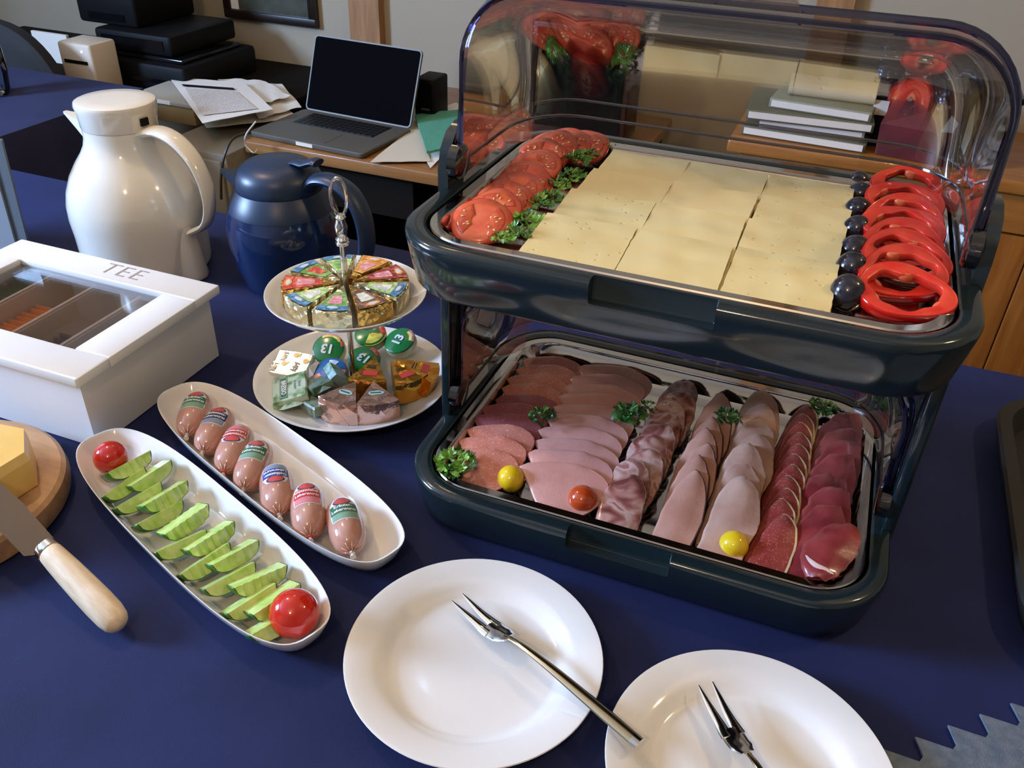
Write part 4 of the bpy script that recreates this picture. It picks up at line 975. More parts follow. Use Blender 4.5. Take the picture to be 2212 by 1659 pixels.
def cheesevf(seed, L_=.080, W_=.0835):
    n = 14; V = []; F = []; N = n+1
    for lay in (0, 1):
        for j in range(N):
            for i in range(N):
                u, v_ = i/n*2-1, j/n*2-1
                x = u*L_/2+.0007*noise.noise(Vector((v_*6, seed, u))); y = v_*W_/2+.0008*noise.noise(Vector((u*7, seed+4, v_)))
                z = .0012*noise.noise(Vector((u*1.6, v_*1.6, seed)))
                V.append((x, y, z+(.0036 if lay else 0)))
    for j in range(n):
        for i in range(n):
            f = (j*N+i, j*N+i+1, (j+1)*N+i+1, (j+1)*N+i); F.append(f[::-1]); F.append(tuple(k+N*N for k in f))
    ed = list(range(N))+[j*N+n for j in range(1, N)]+[n*N+i for i in range(n-1, -1, -1)]+[j*N for j in range(n-1, 0, -1)]
    for k in range(len(ed)):
        a, b_ = ed[k], ed[(k+1) % len(ed)]; F.append((a, b_, b_+N*N, a+N*N))
    return V, F
CH = {m_: [mesh('cheese_slice', cheesevf(s), True, (M[m_],)) for s in (1, 2, 3)] for m_ in ('cheese1', 'cheese2')}
for ci, (xc, nm) in enumerate(((-.1810, 'left'), (-.1000, 'middle'), (-.0190, 'right'))):
    for ri in range(4):
        y = DY-.1425+.0418 + .0618*ri
        mk = 'cheese2' if (ci == 2 or (ci == 0 and ri < 2)) else 'cheese1'
        for k in range(4):
            dxs = (.002 if ri >= 2 else -.001)*(1 if ci == 0 else .4)
            o = obj('cheese_slice', CH[mk][(k+ri+ci) % 3], None, None, (xc+dxs+random.uniform(-.0014, .0014), y+random.uniform(-.0015, .0015)-.001*k, FU+.0062+.0041*k+(.0008 if ri else 0)),
                    (.075, random.uniform(-.006, .006), random.uniform(-.012, .012)+(-.015 if ri > 1 else .008)))
            tag(o, 'square yellow cheese slice, %s in the %s stack of the %s column' % (('lowest', 'second', 'third', 'topmost')[k], ordn(ri, 4), nm), 'cheese', 'cheese slices in the %s column' % nm)
# ---------------------------------------------------------------- grapes
M['grape'] = mat('black grape skin', (.008, .008, .014), .16, col2=(.030, .030, .045), nscale=90, coat=.4, lo=.45, hi=.75)
for i, (px, py, r) in enumerate(((1828, 632, .0132), (1836, 580, .0128), (1842, 540, .0122), (1846, 496, .0121), (1849, 454, .0120), (1853, 420, .0118), (1850, 394, .0108))):
    z = FU+r+.0075; c = P(px+3, py, z)
    t = thing('grape', 'black grape in the row between cheese and pepper, %s' % ordn(i, 7), 'grape', (c.x, c.y, z), random.uniform(0, 3), 'black grapes in a row')
    obj('berry', ball(r, 22, 1.10), M['grape'], t, rot=(random.uniform(.1, .9), random.uniform(-.4, .4), 0), smooth='all')
    obj('stem_scar', xf(lathe([(0, 0), (.0015, .0002), (.0008, .0008), (0, .001)], 8), (0, 0, r*1.08)), M['navel'], t, rot=(1.9, .3, 0))
# ---------------------------------------------------------------- pepper rings
M['pskin'] = mat('red pepper skin', (.55, .008, .004), .16, coat=.35)
M['pflesh'] = mat('red pepper flesh', (.68, .022, .010), .30, col2=(.74, .06, .025), nscale=60, coat=.2, sss=.12, sssr=(.5, .06, .03))
M['pith'] = mat('pale pepper rib', (.80, .17, .07), .4)
def pepring(seed, a, b, lob=.06):
    N = 60
    def rad(t): return 1+lob*math.cos(3*t+seed)+.03*math.cos(2*t+seed*2)
    def R_(k, z, ins):
        q = lambda t: ins*(1+(.30*math.cos(3*t+seed+.6)+.12*math.cos(7*t+seed) if ins > .006 else 0))
        return [((a*rad(t)-q(t))*math.cos(t)*k, (b*rad(t)-q(t))*math.sin(t)*k, z) for t in (2*PI*i/N for i in range(N))]
    t = thing('pepper_ring', '', 'bell pepper', (0, 0, 0), 0, 'red pepper rings')
    obj('skin', loft([R_(1, .0006, .0008), R_(1, .0016, 0), R_(1, .0080, 0), R_(1, .0092, .0009)], False, False), M['pskin'], t, smooth='all')
    obj('flesh', loft([R_(1, .0006, .0008), R_(1, .0092, .0009), R_(1, .0085, .0010), R_(1, .0090, .0025), R_(1, .0090, .0088), R_(1, .0080, .0098), R_(1, .0014, .0094), R_(1, .0002, .0070), R_(1, .0002, .0025), R_(1, .0006, .0008)], False, False), M['pflesh'], t, smooth='all')
    for k in range(3):
        an = PI/2+k*2*PI/3+.1*math.sin(seed+k); x, y = (a*rad(an)-.0102)*math.cos(an), (b*rad(an)-.0102)*math.sin(an)
        obj('rib', xf(loft([sring(.0030, .0052, 2, .0012, 12), sring(.0036, .0066, 2, .004, 12), sring(.0032, .0062, 2, .0076, 12), sring(.0022, .0048, 2, .0088, 12)]), (x, y, 0), (0, 0, an)), M['pith'], t)
    return t
pp = [pepring(.4, .0345, .0300), pepring(1.9, .0340, .0290)]
pspots = ((1955, 636), (1952, 594), (1958, 560), (1950, 532), (1954, 503), (1955, 474), (1957, 446), (1962, 408))
for i, (px, py) in enumerate(pspots):
    c = P(px, py, FU+.024); R = Matrix.Rotation(.36 if i else .30, 3, 'X') @ Matrix.Rotation(.02*math.sin(i*5), 3, 'Y') @ Matrix.Rotation((.0, .3, -.25, .2, 3.0, .1, 2.9, -.2)[i], 3, 'Z')
    lb = 'red bell pepper ring at the right of the upper tray, %s' % ordn(i, 8); loc = (c.x-.0012, c.y, FU+.0205)
    if i < 2: pp[i].location = loc; pp[i].rotation_euler = R.to_euler(); pp[i]['label'] = lb
    else: dup(pp[i % 2], loc, R.to_euler(), lb)
# ---------------------------------------------------------------- cucumber
M['cucin'] = mat('cucumber flesh', (.42, .62, .12), .25, col2=(.64, .76, .30), nscale=90, coat=.4, sss=.15, sssr=(.2, .4, .1), bump=.2, bscale=260)
M['cucskin'] = mat('cucumber peel', (.018, .10, .015), .3, col2=(.06, .22, .035), nscale=80, coat=.3)
def cucumber(seed, r=.0215, th=.013, wavy=True):
    t = thing('cucumber_piece', '', 'cucumber', (0, 0, 0), 0, 'cucumber pieces')
    n = 26; rng = random.Random(seed)
    amp = .0011 if wavy else .0003
    nx = 22; V = []; F = []; N = nx+1; ny = 8
    # half disc: x along the diameter (top, z = 0) and depth downwards, crinkled faces at y = -th/2, th/2
    for s in (-1, 1):
        for j in range(ny+1):
            for i in range(N):
                u = i/nx*2-1; x = u*r; dmax = (max(0, 1-abs(x/r)**3.2))**.5*r*.55; z = -dmax*j/ny
                V.append((x, s*th/2+amp*math.sin(x/r*21+seed)*1., z))
    off = N*(ny+1)
    for j in range(ny):
        for i in range(nx):
            f = (j*N+i, j*N+i+1, (j+1)*N+i+1, (j+1)*N+i); F.append(f); F.append(tuple(k+off for k in f[::-1]))
    for i in range(nx): F.append((i, off+i, off+i+1, i+1))
    obj('flesh', (V, F), M['cucin'], t)
    V = []; F = []
    m_ = 28
    for i in range(m_+1):
        a = PI+PI*i/m_
        cx = math.cos(a); cz = -(max(0, 1-abs(cx)**3.2))**.5*.55
        for s in (-1, 1):
            yy = s*(th/2-.0001)+amp*math.sin(cx*21+seed)
            V.append((r*cx, yy, r*cz)); V.append(((r+.0009)*cx, yy*.96, (r+.0009)*cz))
    for i in range(m_):
        b_ = 4*i; c_ = b_+4
        F += [(b_+1, b_+3, c_+3, c_+1), (b_, b_+1, c_+1, c_), (b_+3, b_+2, c_+2, c_+3), (b_, c_, c_+2, b_+2)]
    F += [(0, 1, 3, 2), (4*m_, 4*m_+1, 4*m_+3, 4*m_+2)]
    obj('peel', (V, F), M['cucskin'], t, smooth='all')
    return t
cpr = [cucumber(1, .0248, .0175), cucumber(2, .0240, .0170, False)]
csp = [(272, 1003), (262, 1040), (318, 1024), (293, 1068), (350, 1068), (338, 1106), (394, 1122), (385, 1166), (448, 1158), (437, 1204), (500, 1194), (490, 1240), (556, 1244), (535, 1288), (588, 1292), (588, 1334)]
for i, (px, py) in enumerate(csp):
    c = P(px, py, .026); d = P(px+42, py-25, .026)-P(px-42, py+25, .026); az = math.atan2(d.y, d.x)
    wide = i in (0, 1, 3, 5, 7, 9, 11, 13)
    R = Matrix.Rotation(az+random.uniform(-.1, .1), 3, 'Z') @ Matrix.Rotation((-.62 if wide else -.45)+random.uniform(-.08, .08), 3, 'X') @ Matrix.Rotation(random.uniform(-.10, .10), 3, 'Y')
    lb = '%s cucumber half-slice on the oval dish, %s' % ('upright' if wide else 'leaning', ordn(i, 16, 'rear', 'front').replace('from the rear', 'from the left end').replace('rearmost', 'next to the left tomato').replace('frontmost', 'next to the right tomato'))
    loc = (c.x, c.y, .0275 if i % 2 == 0 else .0245)
    if i < 2: cpr[i].location = loc; cpr[i].rotation_euler = R.to_euler(); cpr[i]['label'] = lb
    else: dup(cpr[0 if (i % 4 == 0 or i in (6, 9)) else 1], loc, R.to_euler(), lb)
# ---------------------------------------------------------------- small liver sausages
M['liver'] = mat('liver sausage casing', (.50, .245, .175), .13, col2=(.55, .285, .21), nscale=40, coat=.8)
M['clip'] = mat('silver clip', (.7, .68, .62), .3, 1.)
M['clipred'] = mat('red clip', (.45, .04, .03), .3)
M['lwhite'] = mat('label white', (.72, .68, .66), .3, coat=.5)
M['lgreen'] = mat('label green', (.03, .15, .075), .3, coat=.5); M['lnavy'] = mat('label navy', (.02, .035, .12), .3, coat=.5); M['lred'] = mat('label red', (.58, .03, .04), .3, coat=.5)
M['lemb'] = mat('emblem red', (.60, .08, .07), .3, coat=.4); M['lpgreen'] = mat('label pale green', (.20, .36, .24), .35); M['lblue'] = mat('label blue', (.03, .06, .28), .3, coat=.5)
M['lpblue'] = mat('label pale blue', (.24, .28, .38), .35); M['lppink'] = mat('label pale pink', (.70, .22, .24), .35)
M['inkwhite'] = mat('white ink', (.85, .83, .80), .5); M['inkdark'] = mat('dark ink', (.03, .05, .04), .5)
SRD = .0174
def warp(vf, r, yoff=0, flip=False, k=1.22):   # flat (x, y) wrapped over the upper side of the sausage, axis y
    V = []
    for x, y, z in vf[0]:
        x *= k; y *= k
        if flip: x, y = -x, -y
        y += yoff; a = x/r; rr = (r+z)*bodyr(y)
        V.append((rr*math.sin(a), y, rr*math.cos(a)))
    return V, vf[1]
HL = .0355
def bodyr(y):
    u = min(1, abs(y)/HL); return max(.02, (1-u**3.2)**.5)
def gridshape(f, nx=10, ny=6, z=.0002):   # f(v) -> (x0, x1, y)
    V = []; F = []
    for j in range(ny+1):
        x0, x1, y = f(j/ny)
        for i in range(nx+1): V.append((x0+(x1-x0)*i/nx, y, z))
    for j in range(ny):
        for i in range(nx):
            k = j*(nx+1)+i; F.append((k, k+1, k+nx+2, k+nx+1))
    return V, F
def oval(w_, h_, cy, z): return gridshape(lambda v: (-w_*math.sin(PI*(.04+.92*v)), w_*math.sin(PI*(.04+.92*v)), cy-h_*math.cos(PI*(.04+.92*v))), 6, 8, z)
def sausage(a, b_, colour, words, lb, flip=False, red=False, pale='lpgreen'):
    a, b_ = Vector(a), Vector(b_); d = a-b_; rz = math.atan2(d.y, d.x)-PI/2; c = (a+b_)/2
    t = thing('liver_sausage', lb, 'sausage', (c.x, c.y, .0072+SRD), rz, 'small liver sausages on the oval dish')
    ys = [HL*math.sin(PI/2*k/10) for k in range(-10, 11)]
    obj('casing', xf(lathe([(SRD*bodyr(y), y) for y in ys], 32), (0, 0, 0), (-PI/2, 0, 0)), M['liver'], t, smooth='all')
    pl_ = []
    for k in range(9):
        an = 2*PI*k/9; pl_.append(tube([(.0095*math.cos(an), -HL+.0035, .0095*math.sin(an)), (.005*math.cos(an), -HL+.0005, .005*math.sin(an)), (.0015*math.cos(an), -HL-.0022, .0015*math.sin(an))], [.0004, .0009, .0008], 5))
    obj('gathered_end', join(*pl_), M['liver'], t, smooth='all')
    cl = obj('clip', xf(lathe([(.0020, 0), (.0027, .0006), (.0027, .0026), (.0018, .0032)], 10), (0, -HL-.0010, 0), (PI/2, 0, 0)), M['clipred' if red else 'clip'], t)
    obj('casing_tail', xf(lathe([(.0012, 0), (.0026, .003), (.0030, .0045)], 9), (0, -HL-.0038, 0), (PI/2, 0, 0)), M['lwhite'], t)
    yo = .0060 if not flip else .0080
    def wf_(v):
        w_ = .0118-.0045*max(0, (v-.62)/.38)**1.5-.001*(1-min(1, v*8)); return (-w_, w_, -.0125+.0255*v)
    lab = obj('label', warp(gridshape(wf_, 12, 12, .00015), SRD, yo, flip), M['lwhite'], t, smooth='all')
    obj('colour_band', warp(gridshape(lambda v: (-.0112, .0112, -.0045+.0100*v), 12, 4, .00035), SRD, yo, flip), M[colour], lab, smooth='all')
    obj('lower_band', warp(gridshape(lambda v: (-.0108+.0004*v, .0108-.0004*v, -.0114+.0066*v), 12, 4, .00035), SRD, yo, flip), M[pale], lab, smooth='all')
    obj('emblem', warp(oval(.0064, .0034, .0090, .0004), SRD, yo, flip), M['lemb'], lab, smooth='all', label='red oval emblem with dark rim')
    obj('emblem_rim', warp(oval(.0076, .0043, .0090, .0003), SRD, yo, flip), M['lnavy'], lab, smooth='all')
    for k, wd_ in enumerate(words):
        tv = xf(text_vf(wd_, .0044, 0, .00012), (0, .0030-.0046*k, .0006), sc=(.95, 1, 1))
        obj('lettering', warp(tv, SRD, yo, flip), M['inkwhite'], lab, smooth=False)
    return t
SP = (((435, 850), (405, 940)), ((487, 885), (440, 975)), ((525, 925), (487, 1015)), ((565, 960), (530, 1050)), ((594, 1012), (603, 1103)), ((662, 1048), (670, 1155)), ((733, 1078), (760, 1192)))
SI = (('lgreen', ('Kräuter-', 'Leberwurst'), 'green', 0, 0, 'lpgreen'), ('lnavy', ('Delikatess-', 'Leberwurst'), 'dark navy', 0, 0, 'lpblue'), ('lred', ('Röstzwiebel-', 'Leberwurst'), 'upside-down red', 1, 1, 'lppink'), ('lgreen', ('Kräuter-', 'Leberwurst'), 'green', 0, 0, 'lpgreen'),
      ('lblue', ('Delikatess-', 'Leberwurst'), 'upside-down blue', 1, 0, 'lpblue'), ('lred', ('Röstzwiebel-', 'Leberwurst'), 'red', 0, 1, 'lppink'), ('lgreen', ('Kräuter-', 'Leberwurst'), 'green', 0, 0, 'lpgreen'))
for i, ((a, b_), (cl_, wd_, nm, fl, rd, pl_)) in enumerate(zip(SP, SI)):
    sausage(P(*a, .028), P(*b_, .024), cl_, wd_, 'small liver sausage with %s label, %s' % (nm, ordn(i, 7, 'left', 'right').replace('second from the left', 'second from the left')), bool(fl), bool(rd), pl_)
# ---------------------------------------------------------------- foil-wrapped cheeses
def foilmat(name, c, rough=.22, sc=110, st=.9):
    mm, nt, b, L = newmat(name); v = coords(nt)
    b.inputs['Base Color'].default_value = (*c, 1); b.inputs['Metallic'].default_value = .92; b.inputs['Roughness'].default_value = rough
    vo = nd(nt, 'ShaderNodeTexVoronoi', Scale=sc, feature='F1'); L.new(v, vo.inputs['Vector'])
    n = nd(nt, 'ShaderNodeTexNoise', Scale=sc*.8, Detail=3.); L.new(v, n.inputs['Vector'])
    ad = nd(nt, 'ShaderNodeMath', operation='ADD'); L.new(vo.outputs['Distance'], ad.inputs[0]); L.new(n.outputs['Fac'], ad.inputs[1])
    bp = nd(nt, 'ShaderNodeBump', Strength=1., Distance=.0035); L.new(ad.outputs[0], bp.inputs['Height']); L.new(bp.outputs['Normal'], b.inputs['Normal'])
    return mm
M['foilpale'] = foilmat('pale gold foil', (.84, .74, .44), .28)
M['foilgold'] = foilmat('gold foil', (.80, .50, .13), .24)
M['foilorange'] = foilmat('orange gold foil', (.80, .36, .05), .2, 60, .7)
M['foilpink'] = foilmat('pink foil', (.85, .50, .38), .24, 60, .8)
M['foilsilver'] = mat('silver white wrapper', (.74, .75, .70), .25, .35, bump=.5, bscale=150, coat=.3)
def flat(name, c, r=.3): 
    if name not in M: M[name] = mat(name, c, r, coat=.5, **(dict(col2=(min(1, c[0]*1.5+.12), min(1, c[1]*1.5+.12), min(1, c[2]*1.4+.08)), nscale=170, lo=.45, hi=.6) if name.startswith('print') and not name.endswith('white') and 'dark green' not in name and 'bright' not in name else {}))
    return M[name]
def wedgevf(r, ang, h, r0=.004, bulge=.0012, seed=0, rows=4, n=8, top_in=.0012):
    """rounded wedge seen from above, apex at the origin, opening toward -y"""
    rng = random.Random(seed)
    def outl(k, z, wob=.0):
        P0 = []; ha = math.radians(ang)/2
        pts = []
        for i in range(5): pts.append((-math.sin(ha)*r*i/5*1., -math.cos(ha)*r*i/5))
        for i in range(n+1):
            a = -ha+2*ha*i/n; pts.append((math.sin(a)*r, -math.cos(a)*r))
        for i in range(4, 0, -1): pts.append((math.sin(ha)*r*i/5, -math.cos(ha)*r*i/5))
        cx, cy = 0, -r*.62
        pts = [(x, y) for x, y in pts]
        pts = [((-1 if False else 1)*x, y) for x, y in pts]
        return [(cx+(x-cx)*k+rng.uniform(-wob, wob), cy+(y-cy)*k+rng.uniform(-wob, wob), z+rng.uniform(-wob, wob)*.5) for x, y in pts]
    w0 = .0004 if seed else 0
    return loft([outl(.93, 0), outl(.975, .0008, w0), outl(.985, h*.35, w0), outl(.98, h*.7, w0), outl(.97, h-.0010, w0*.6), outl(.95, h, 0)])
def wlabel(parent, r, ang, h, spec, k0=.93):
    """printed label pieces on the top of a wedge: (material, inner radius, outer radius, angle fraction from, to)"""
    ha = math.radians(ang)/2*.86; lv = 0
    for nm, m_, ra, rb, fa, fb in spec:
        lv += 1; V = []; F = []; n = 8
        for j in range(3):
            rr = r*(ra+(rb-ra)*j/2)
            for i in range(n+1):
                a = ha*(fa+(fb-fa)*i/n); V.append((math.sin(a)*rr, -math.cos(a)*rr, h+.0002+.00025*lv))
        for j in range(2):
            for i in range(n): q = j*(n+1)+i; F.append((q, q+1, q+n+2, q+n+1))
        obj(nm, (V, F), m_, parent, smooth='all')
def disc(rx, ry, z, n=16): return [(rx*math.cos(2*PI*i/n), ry*math.sin(2*PI*i/n), z) for i in range(n)]
green, lgreen, blue, red, pink, cream, brown, white, orange = (flat('print green', (.16, .34, .06)), flat('print light green', (.42, .58, .20)), flat('print blue', (.06, .20, .36)), flat('print red', (.62, .06, .03)), flat('print pink', (.78, .28, .30)), flat('print cream', (.74, .70, .55)), flat('print brown', (.16, .06, .03)), flat('print white', (.75, .75, .72)), flat('print orange', (.80, .30, .05)))
dred = flat('print dark red', (.30, .02, .02)); dgreen = flat('print dark green', (.012, .20, .045), .2)
W9 = [(-72, 'foilpale', 'pink and green label at the front', (green, pink, blue)), (-112, 'foilpale', 'cream and green label at the front left', (lgreen, cream, blue)), (-152, 'foilgold', 'red label at the left', (red, pink, red)),
      (168, 'foilpale', 'green label with red fruit at the rear left', (green, red, blue)), (128, 'foilpale', 'plain green label at the rear', (lgreen, green, blue)), (88, 'foilgold', 'orange and pink label at the rear right', (orange, pink, orange)),
      (48, 'foilgold', 'dark red label at the right', (dred, pink, dred)), (8, 'foilpale', 'light green label and blue oval at the right', (lgreen, cream, blue)), (-32, 'foilgold', 'dark brown label at the front right', (brown, cream, brown))]
WR = .0655
for ang, fm, lb, (c1, c2, c3) in W9:
    a = math.radians(ang); off = .0065
    t = thing('cheese_wedge', 'foil-wrapped cheese wedge on the upper plate, %s' % lb, 'cheese', (EX+off*math.cos(a), EY+off*math.sin(a), Z2+.0060), a+PI/2, 'foil cheese wedges on the upper plate')
    obj('foil', wedgevf(WR, 39.0, .0225, seed=ang+300), M[fm], t)
    wlabel(t, WR, 39, .0225, (('label', c1, .30, .95, -1, 1), ('print_picture', c2, .42, .72, -.62, .55), ('print_band', c3, .80, .955, -1, 1)))
    em = obj('emblem', plate_poly([(p[0], p[1]) for p in disc(.0085, .0042, 0)], 0, .0003), blue if c3 is blue else orange, t, (0, -WR*.86, .0236), smooth=False)
    obj('emblem_oval', plate_poly([(p[0], p[1]) for p in disc(.0060, .0024, 0)], 0, .0002), white, em, (0, 0, .0003), smooth=False)
# lower plate
LZ = Z1+.0056
def at_low(px, py, z): c = P(px, py, z); return c
def roundcheese(px, py, zc, tilt, rz, label, txt=None, body='foilpale', top=dgreen, tz=0., patches=(), trot=0):
    c = P(px, py, zc)
    t = thing('round_cheese', label, 'cheese', (c.x, c.y, zc), 0, 'small round wrapped cheeses on the lower plate')
    R = Matrix.Rotation(rz, 3, 'Z') @ Matrix.Rotation(tilt, 3, 'X'); t.rotation_euler = R.to_euler()
    r, h = .0205, .0145
    obj('wrapper', lathe([(.0, -h/2), (r*.86, -h/2), (r*.97, -h/2+.002), (r, -.002), (r, .002), (r*.97, h/2-.002), (r*.985, h/2-.0018)], 32), flat('wrapper cream', (.72, .66, .40)), t)
    obj('top_print', lathe([(r*.988, h/2-.0022), (r*.95, h/2-.0006), (r*.86, h/2+.0003), (0, h/2+.0012)], 32), top, t)
    for nm, m_, a0, a1, r0, r1 in patches:
        V = []; F = []; n = 10
        for j in range(4):
            rr = r*(r0+(r1-r0)*j/3)
            zz = h/2+.0013-.0009*(rr/(r*.86))**2 - (max(0, rr-r*.86)*.45)
            for i in range(n+1):
                a = math.radians(a0+(a1-a0)*i/n); V.append((rr*math.cos(a), rr*math.sin(a), zz+.0003))
        for j in range(3):
            for i in range(n): q = j*(n+1)+i; F.append((q, q+1, q+n+2, q+n+1))
        obj(nm, (V, F), m_, t, smooth='all')
    if txt:
        o = obj('lettering', xf(text_vf(txt, .0165, 0, .0006), (0, 0, 0), (0, 0, trot)), M['inkwhite'], t, (0, -.001, h/2+.0018), smooth=False)
    return t
yel = flat('print yellow', (.80, .55, .06))
roundcheese(712, 757, LZ+.019, .62, .15, 'round green wrapped cheese with upside-down 13 at the rear left of the lower plate', '13', patches=(('yellow_stripe', yel, 40, 130, .72, .86), ('pink_stripe', pink, 45, 128, .86, .96), ('red_stripe', red, 15, 40, .80, .98)), trot=PI+.05)
roundcheese(801, 728, LZ+.020, .35, .3, 'round green and yellow wrapped cheese without number behind the rod', None, patches=(('yellow_stripe', yel, -100, 0, .1, .98), ('red_stripe', red, 0, 60, .6, .98)))
roundcheese(866, 742, LZ+.019, .45, -.3, 'round green wrapped cheese with sideways 13 at the rear right of the lower plate', '13', patches=(('yellow_stripe', yel, 20, 80, .66, .80), ('pink_stripe', pink, 20, 80, .80, .98)), trot=PI/2+.1)
roundcheese(787, 782, LZ+.014, .30, .5, 'round green wrapped cheese with tilted 13 right of the rod', '13', patches=(('red_stripe', red, 10, 60, .7, .98),), trot=PI-.6)
roundcheese(716, 808, LZ+.012, .35, .0, 'round blue wrapped cheese in the middle of the lower plate', None, 'foilpale', flat('print bright blue', (.02, .14, .42)), patches=(('pale_patch', flat('print pale blue', (.55, .68, .75)), 70, 120, .1, .75), ('red_stripe', red, -140, -60, .6, .97), ('pink_patch', pink, -40, 20, .4, .95)))
def bigwedge(px, py, z, rz, foil, label, r=.046, ang=62, h=.024, tilt=0., lab=None, tiltx=0., scale=1):
    c = P(px, py, z+h)      # the apex of its top face
    t = thing('cheese_wedge', label, 'cheese', (c.x, c.y, z), 0, 'foil cheese wedges on the lower plate')
    t.rotation_euler = (Matrix.Rotation(rz, 3, 'Z') @ Matrix.Rotation(tiltx, 3, 'X')).to_euler()
    obj('foil', wedgevf(r, ang, h, seed=int(px), n=6), M[foil], t)
    # folded foil flaps at the thick end
    obj('foil_flap', ([(-.016, -r*.93, h*.1), (.016, -r*.93, h*.1), (.003, -r*1.0, h*.75), (0, -r*.96, h*.78), (-.015, -r*.955, h*.12), (.015, -r*.955, h*.12)], [(0, 1, 2, 3), (4, 5, 2, 3), (0, 4, 3), (1, 2, 5), (0, 1, 5, 4)]), M[foil], t, smooth=False)
    return t
for px, py, rz, tx, lb in ((812, 767, .30, .05, 'orange gold foil wedge right of the rod with red label'), (842, 772, 1.80, .28, 'orange gold foil wedge at the rear right with red label'), (842, 776, 1.02, .05, 'orange gold foil wedge at the front right with red label')):
    t = bigwedge(px, py, LZ+(.004 if tx < .2 else .012), rz, 'foilorange', lb, .054, 50, .028, tiltx=tx)
    obj('label', plate_poly([(-.0085, -.0045), (.0085, -.0045), (.0085, .0045), (-.0085, .0045)], 0, .0003), flat('label bright red', (.80, .06, .05)), t, (.001, -.036, .0282), smooth=False)
    for k in range(2): obj('print_line', box(-.006+.001*k, .006-.001*k, -.0006, .0006, 0, .0002), M['inkdark'], t, (.0, -.0245+.003*k, .0282), smooth=False)
for px, py, rz, lb in ((770, 822, .02, 'pink foil cheese wedge at the front left of the pair on the lower plate'), (806, 822, .62, 'pink foil cheese wedge at the front right of the pair on the lower plate')):
    t = bigwedge(px, py, LZ, rz, 'foilpink', lb, .051, 58, .030)
    l_ = obj('label', plate_poly([(p[0]*(1+.08*math.cos(6*k)), p[1]*(1+.1*math.sin(5*k))) for k, p in enumerate(disc(.0088, .0042, 0, 20))], 0, .0004), flat('label mint', (.55, .72, .60)), t, (.0, -.026, .0301), (0, 0, -.1), smooth=False)
    obj('print_line', box(-.006, .006, -.0011, .0011, 0, .0002), flat('label ink green', (.03, .12, .10)), l_, (0, 0, .0004), smooth=False)
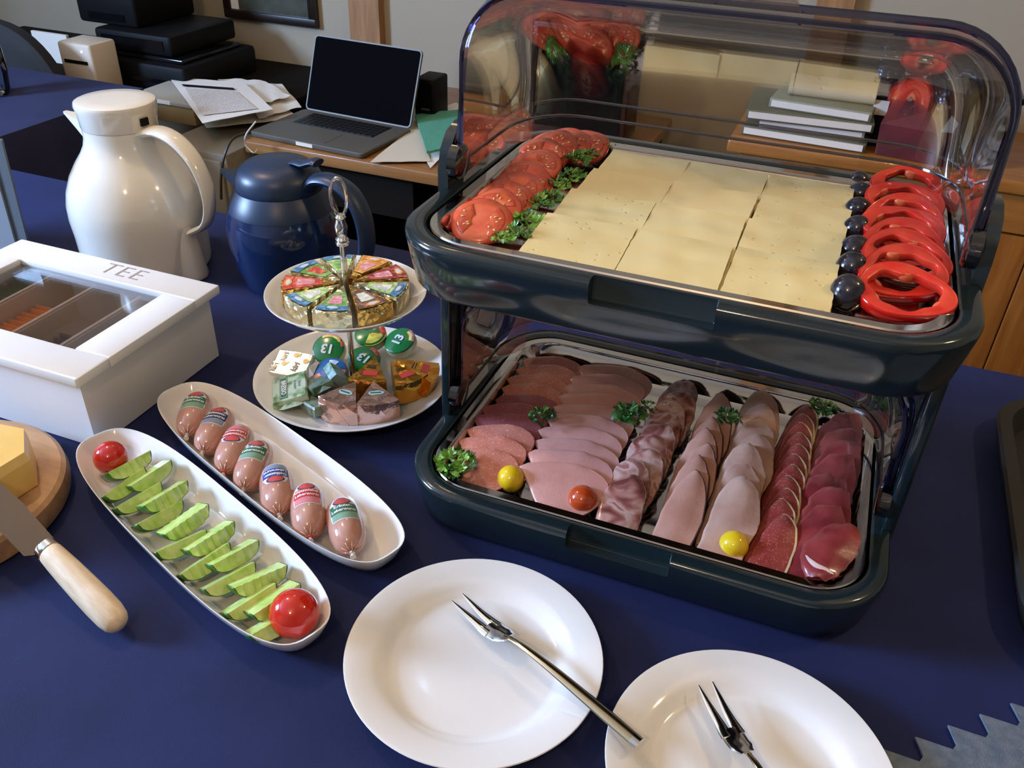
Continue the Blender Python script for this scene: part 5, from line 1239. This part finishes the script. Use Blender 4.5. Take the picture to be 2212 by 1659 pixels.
# square herb cheese packs
M['herbpack'] = mat('pale green wrapper', (.50, .62, .46), .3, col2=(.10, .22, .06), nscale=55, coat=.4, lo=.5, hi=.62, bump=.4, bscale=120)
M['herbgrey'] = mat('grey green wrapper', (.20, .26, .19), .3, col2=(.06, .11, .05), nscale=70, coat=.4, lo=.5, hi=.62, bump=.4, bscale=120)
M['bluewrap'] = mat('pale blue green wrapper', (.40, .58, .62), .3, col2=(.14, .28, .10), nscale=60, coat=.4, lo=.5, hi=.6, bump=.4, bscale=120)
def pack(px, py, z, rz, rx, ry, m_, label, sz=(.019, .015, .010), txt=None, sub=None, group='small wrapped cheese packs on the lower plate', cat='cheese', name='cheese_pack', lettercol='lgreen'):
    c = P(px, py, z)
    t = thing(name, label, cat, (c.x, c.y, z), 0, group)
    t.rotation_euler = (Matrix.Rotation(rz, 3, 'Z') @ Matrix.Rotation(rx, 3, 'X') @ Matrix.Rotation(ry, 3, 'Y')).to_euler()
    a, b_, h = sz; rng = random.Random(int(px))
    def q(k, z_, w=.0006): return [(x*k+rng.uniform(-w, w), y*k+rng.uniform(-w, w), z_+rng.uniform(-w, w)*.4) for x, y in ((-a, -b_), (0, -b_*1.02), (a, -b_), (a*1.02, 0), (a, b_), (0, b_*1.02), (-a, b_), (-a*1.02, 0))]
    obj('wrapper', loft([q(.9, 0), q(1, .0015), q(1.0, h-.002), q(.93, h), q(.5, h+.0004, .0001)]), m_, t)
    obj('folded_end', ([(a*.96, -b_*.9, h*.2), (a*.96, b_*.9, h*.2), (a+.0075, b_*.45, h*.55), (a+.0075, -b_*.45, h*.55), (a*.97, 0, h*.9)], [(0, 1, 2, 3), (0, 3, 4), (3, 2, 4), (2, 1, 4)]), m_, t, smooth=False)
    if txt:
        fr = obj('label_frame', box(-a*.80, a*.80, -.0046, .0046, 0, .0004), M[lettercol], t, (0, -b_*.30, h+.0004), smooth=False)
        obj('label_line', box(-a*.74, a*.74, -.0039, .0039, .0004, .0005), M['inkwhite'], fr, smooth=False)
        obj('label_field', box(-a*.72, a*.72, -.0036, .0036, .0005, .0006), M[lettercol], fr, smooth=False)
        obj('lettering', xf(text_vf(txt, .0075, 0, .0002), (0, 0, .0008)), M['inkwhite'], fr, smooth=False)
        if sub:
            for k, s_ in enumerate(sub): obj('lettering', xf(text_vf(s_, .0052, 0, .0000), (0, b_*.62-.0050*k, h+.0009)), M['inkdark'], t, smooth=False)
    return t
pack(632, 852, LZ+.010, -1.15+.15, .25, .1, M['herbpack'], 'pale green herb cheese pack at the left lettered BRESSO', (.0235, .0205, .012), 'BRESSO', ('feine', 'Kräuter'))
pack(688, 880, LZ+.003, PI-.45, .05, .1, M['herbgrey'], 'grey green herb cheese pack in front of the others lettered BRESSO', (.0215, .017, .013), 'BRESSO')
pack(690, 842, LZ+.015, -.5, .1, -.3, M['herbgrey'], 'grey green cheese pack without lettering between the herb packs', (.016, .013, .010))
t = pack(722, 818, LZ+.014, .9, .2, .75, M['bluewrap'], 'pale blue and green cheese pack standing on its corner', (.014, .012, .012))
t = pack(634, 794, LZ+.014, .12, .42, .0, M['foilsilver'], 'white and silver square cheese pack printed kiri with oranges', (.023, .0175, .009))
for k, (x, y, r_) in enumerate(((-.012, .008, -1.25), (.007, -.004, 1.75), (-.019, -.008, 1.75))):
    obj('lettering', xf(text_vf('kiri', .0095, 0, .0005), (x, y, .0101), (0, 0, r_*.0+PI/2*.93 if k != 0 else PI/2*.93)), M['lnavy'], t, smooth=False)
for x, y in ((-.0085, -.002), (.0165, .006), (.002, .012)):
    e = obj('fruit_print', plate_poly([(p[0], p[1]) for p in disc(.0035, .0031, 0, 14)], 0, .0003), orange, t, (x, y, .0096), smooth=False)
    obj('leaf_print', plate_poly([(.001, .002), (.006, .0045), (.0045, -.001)], 0, .0003), lgreen, t, (x, y, .0095), smooth=False)
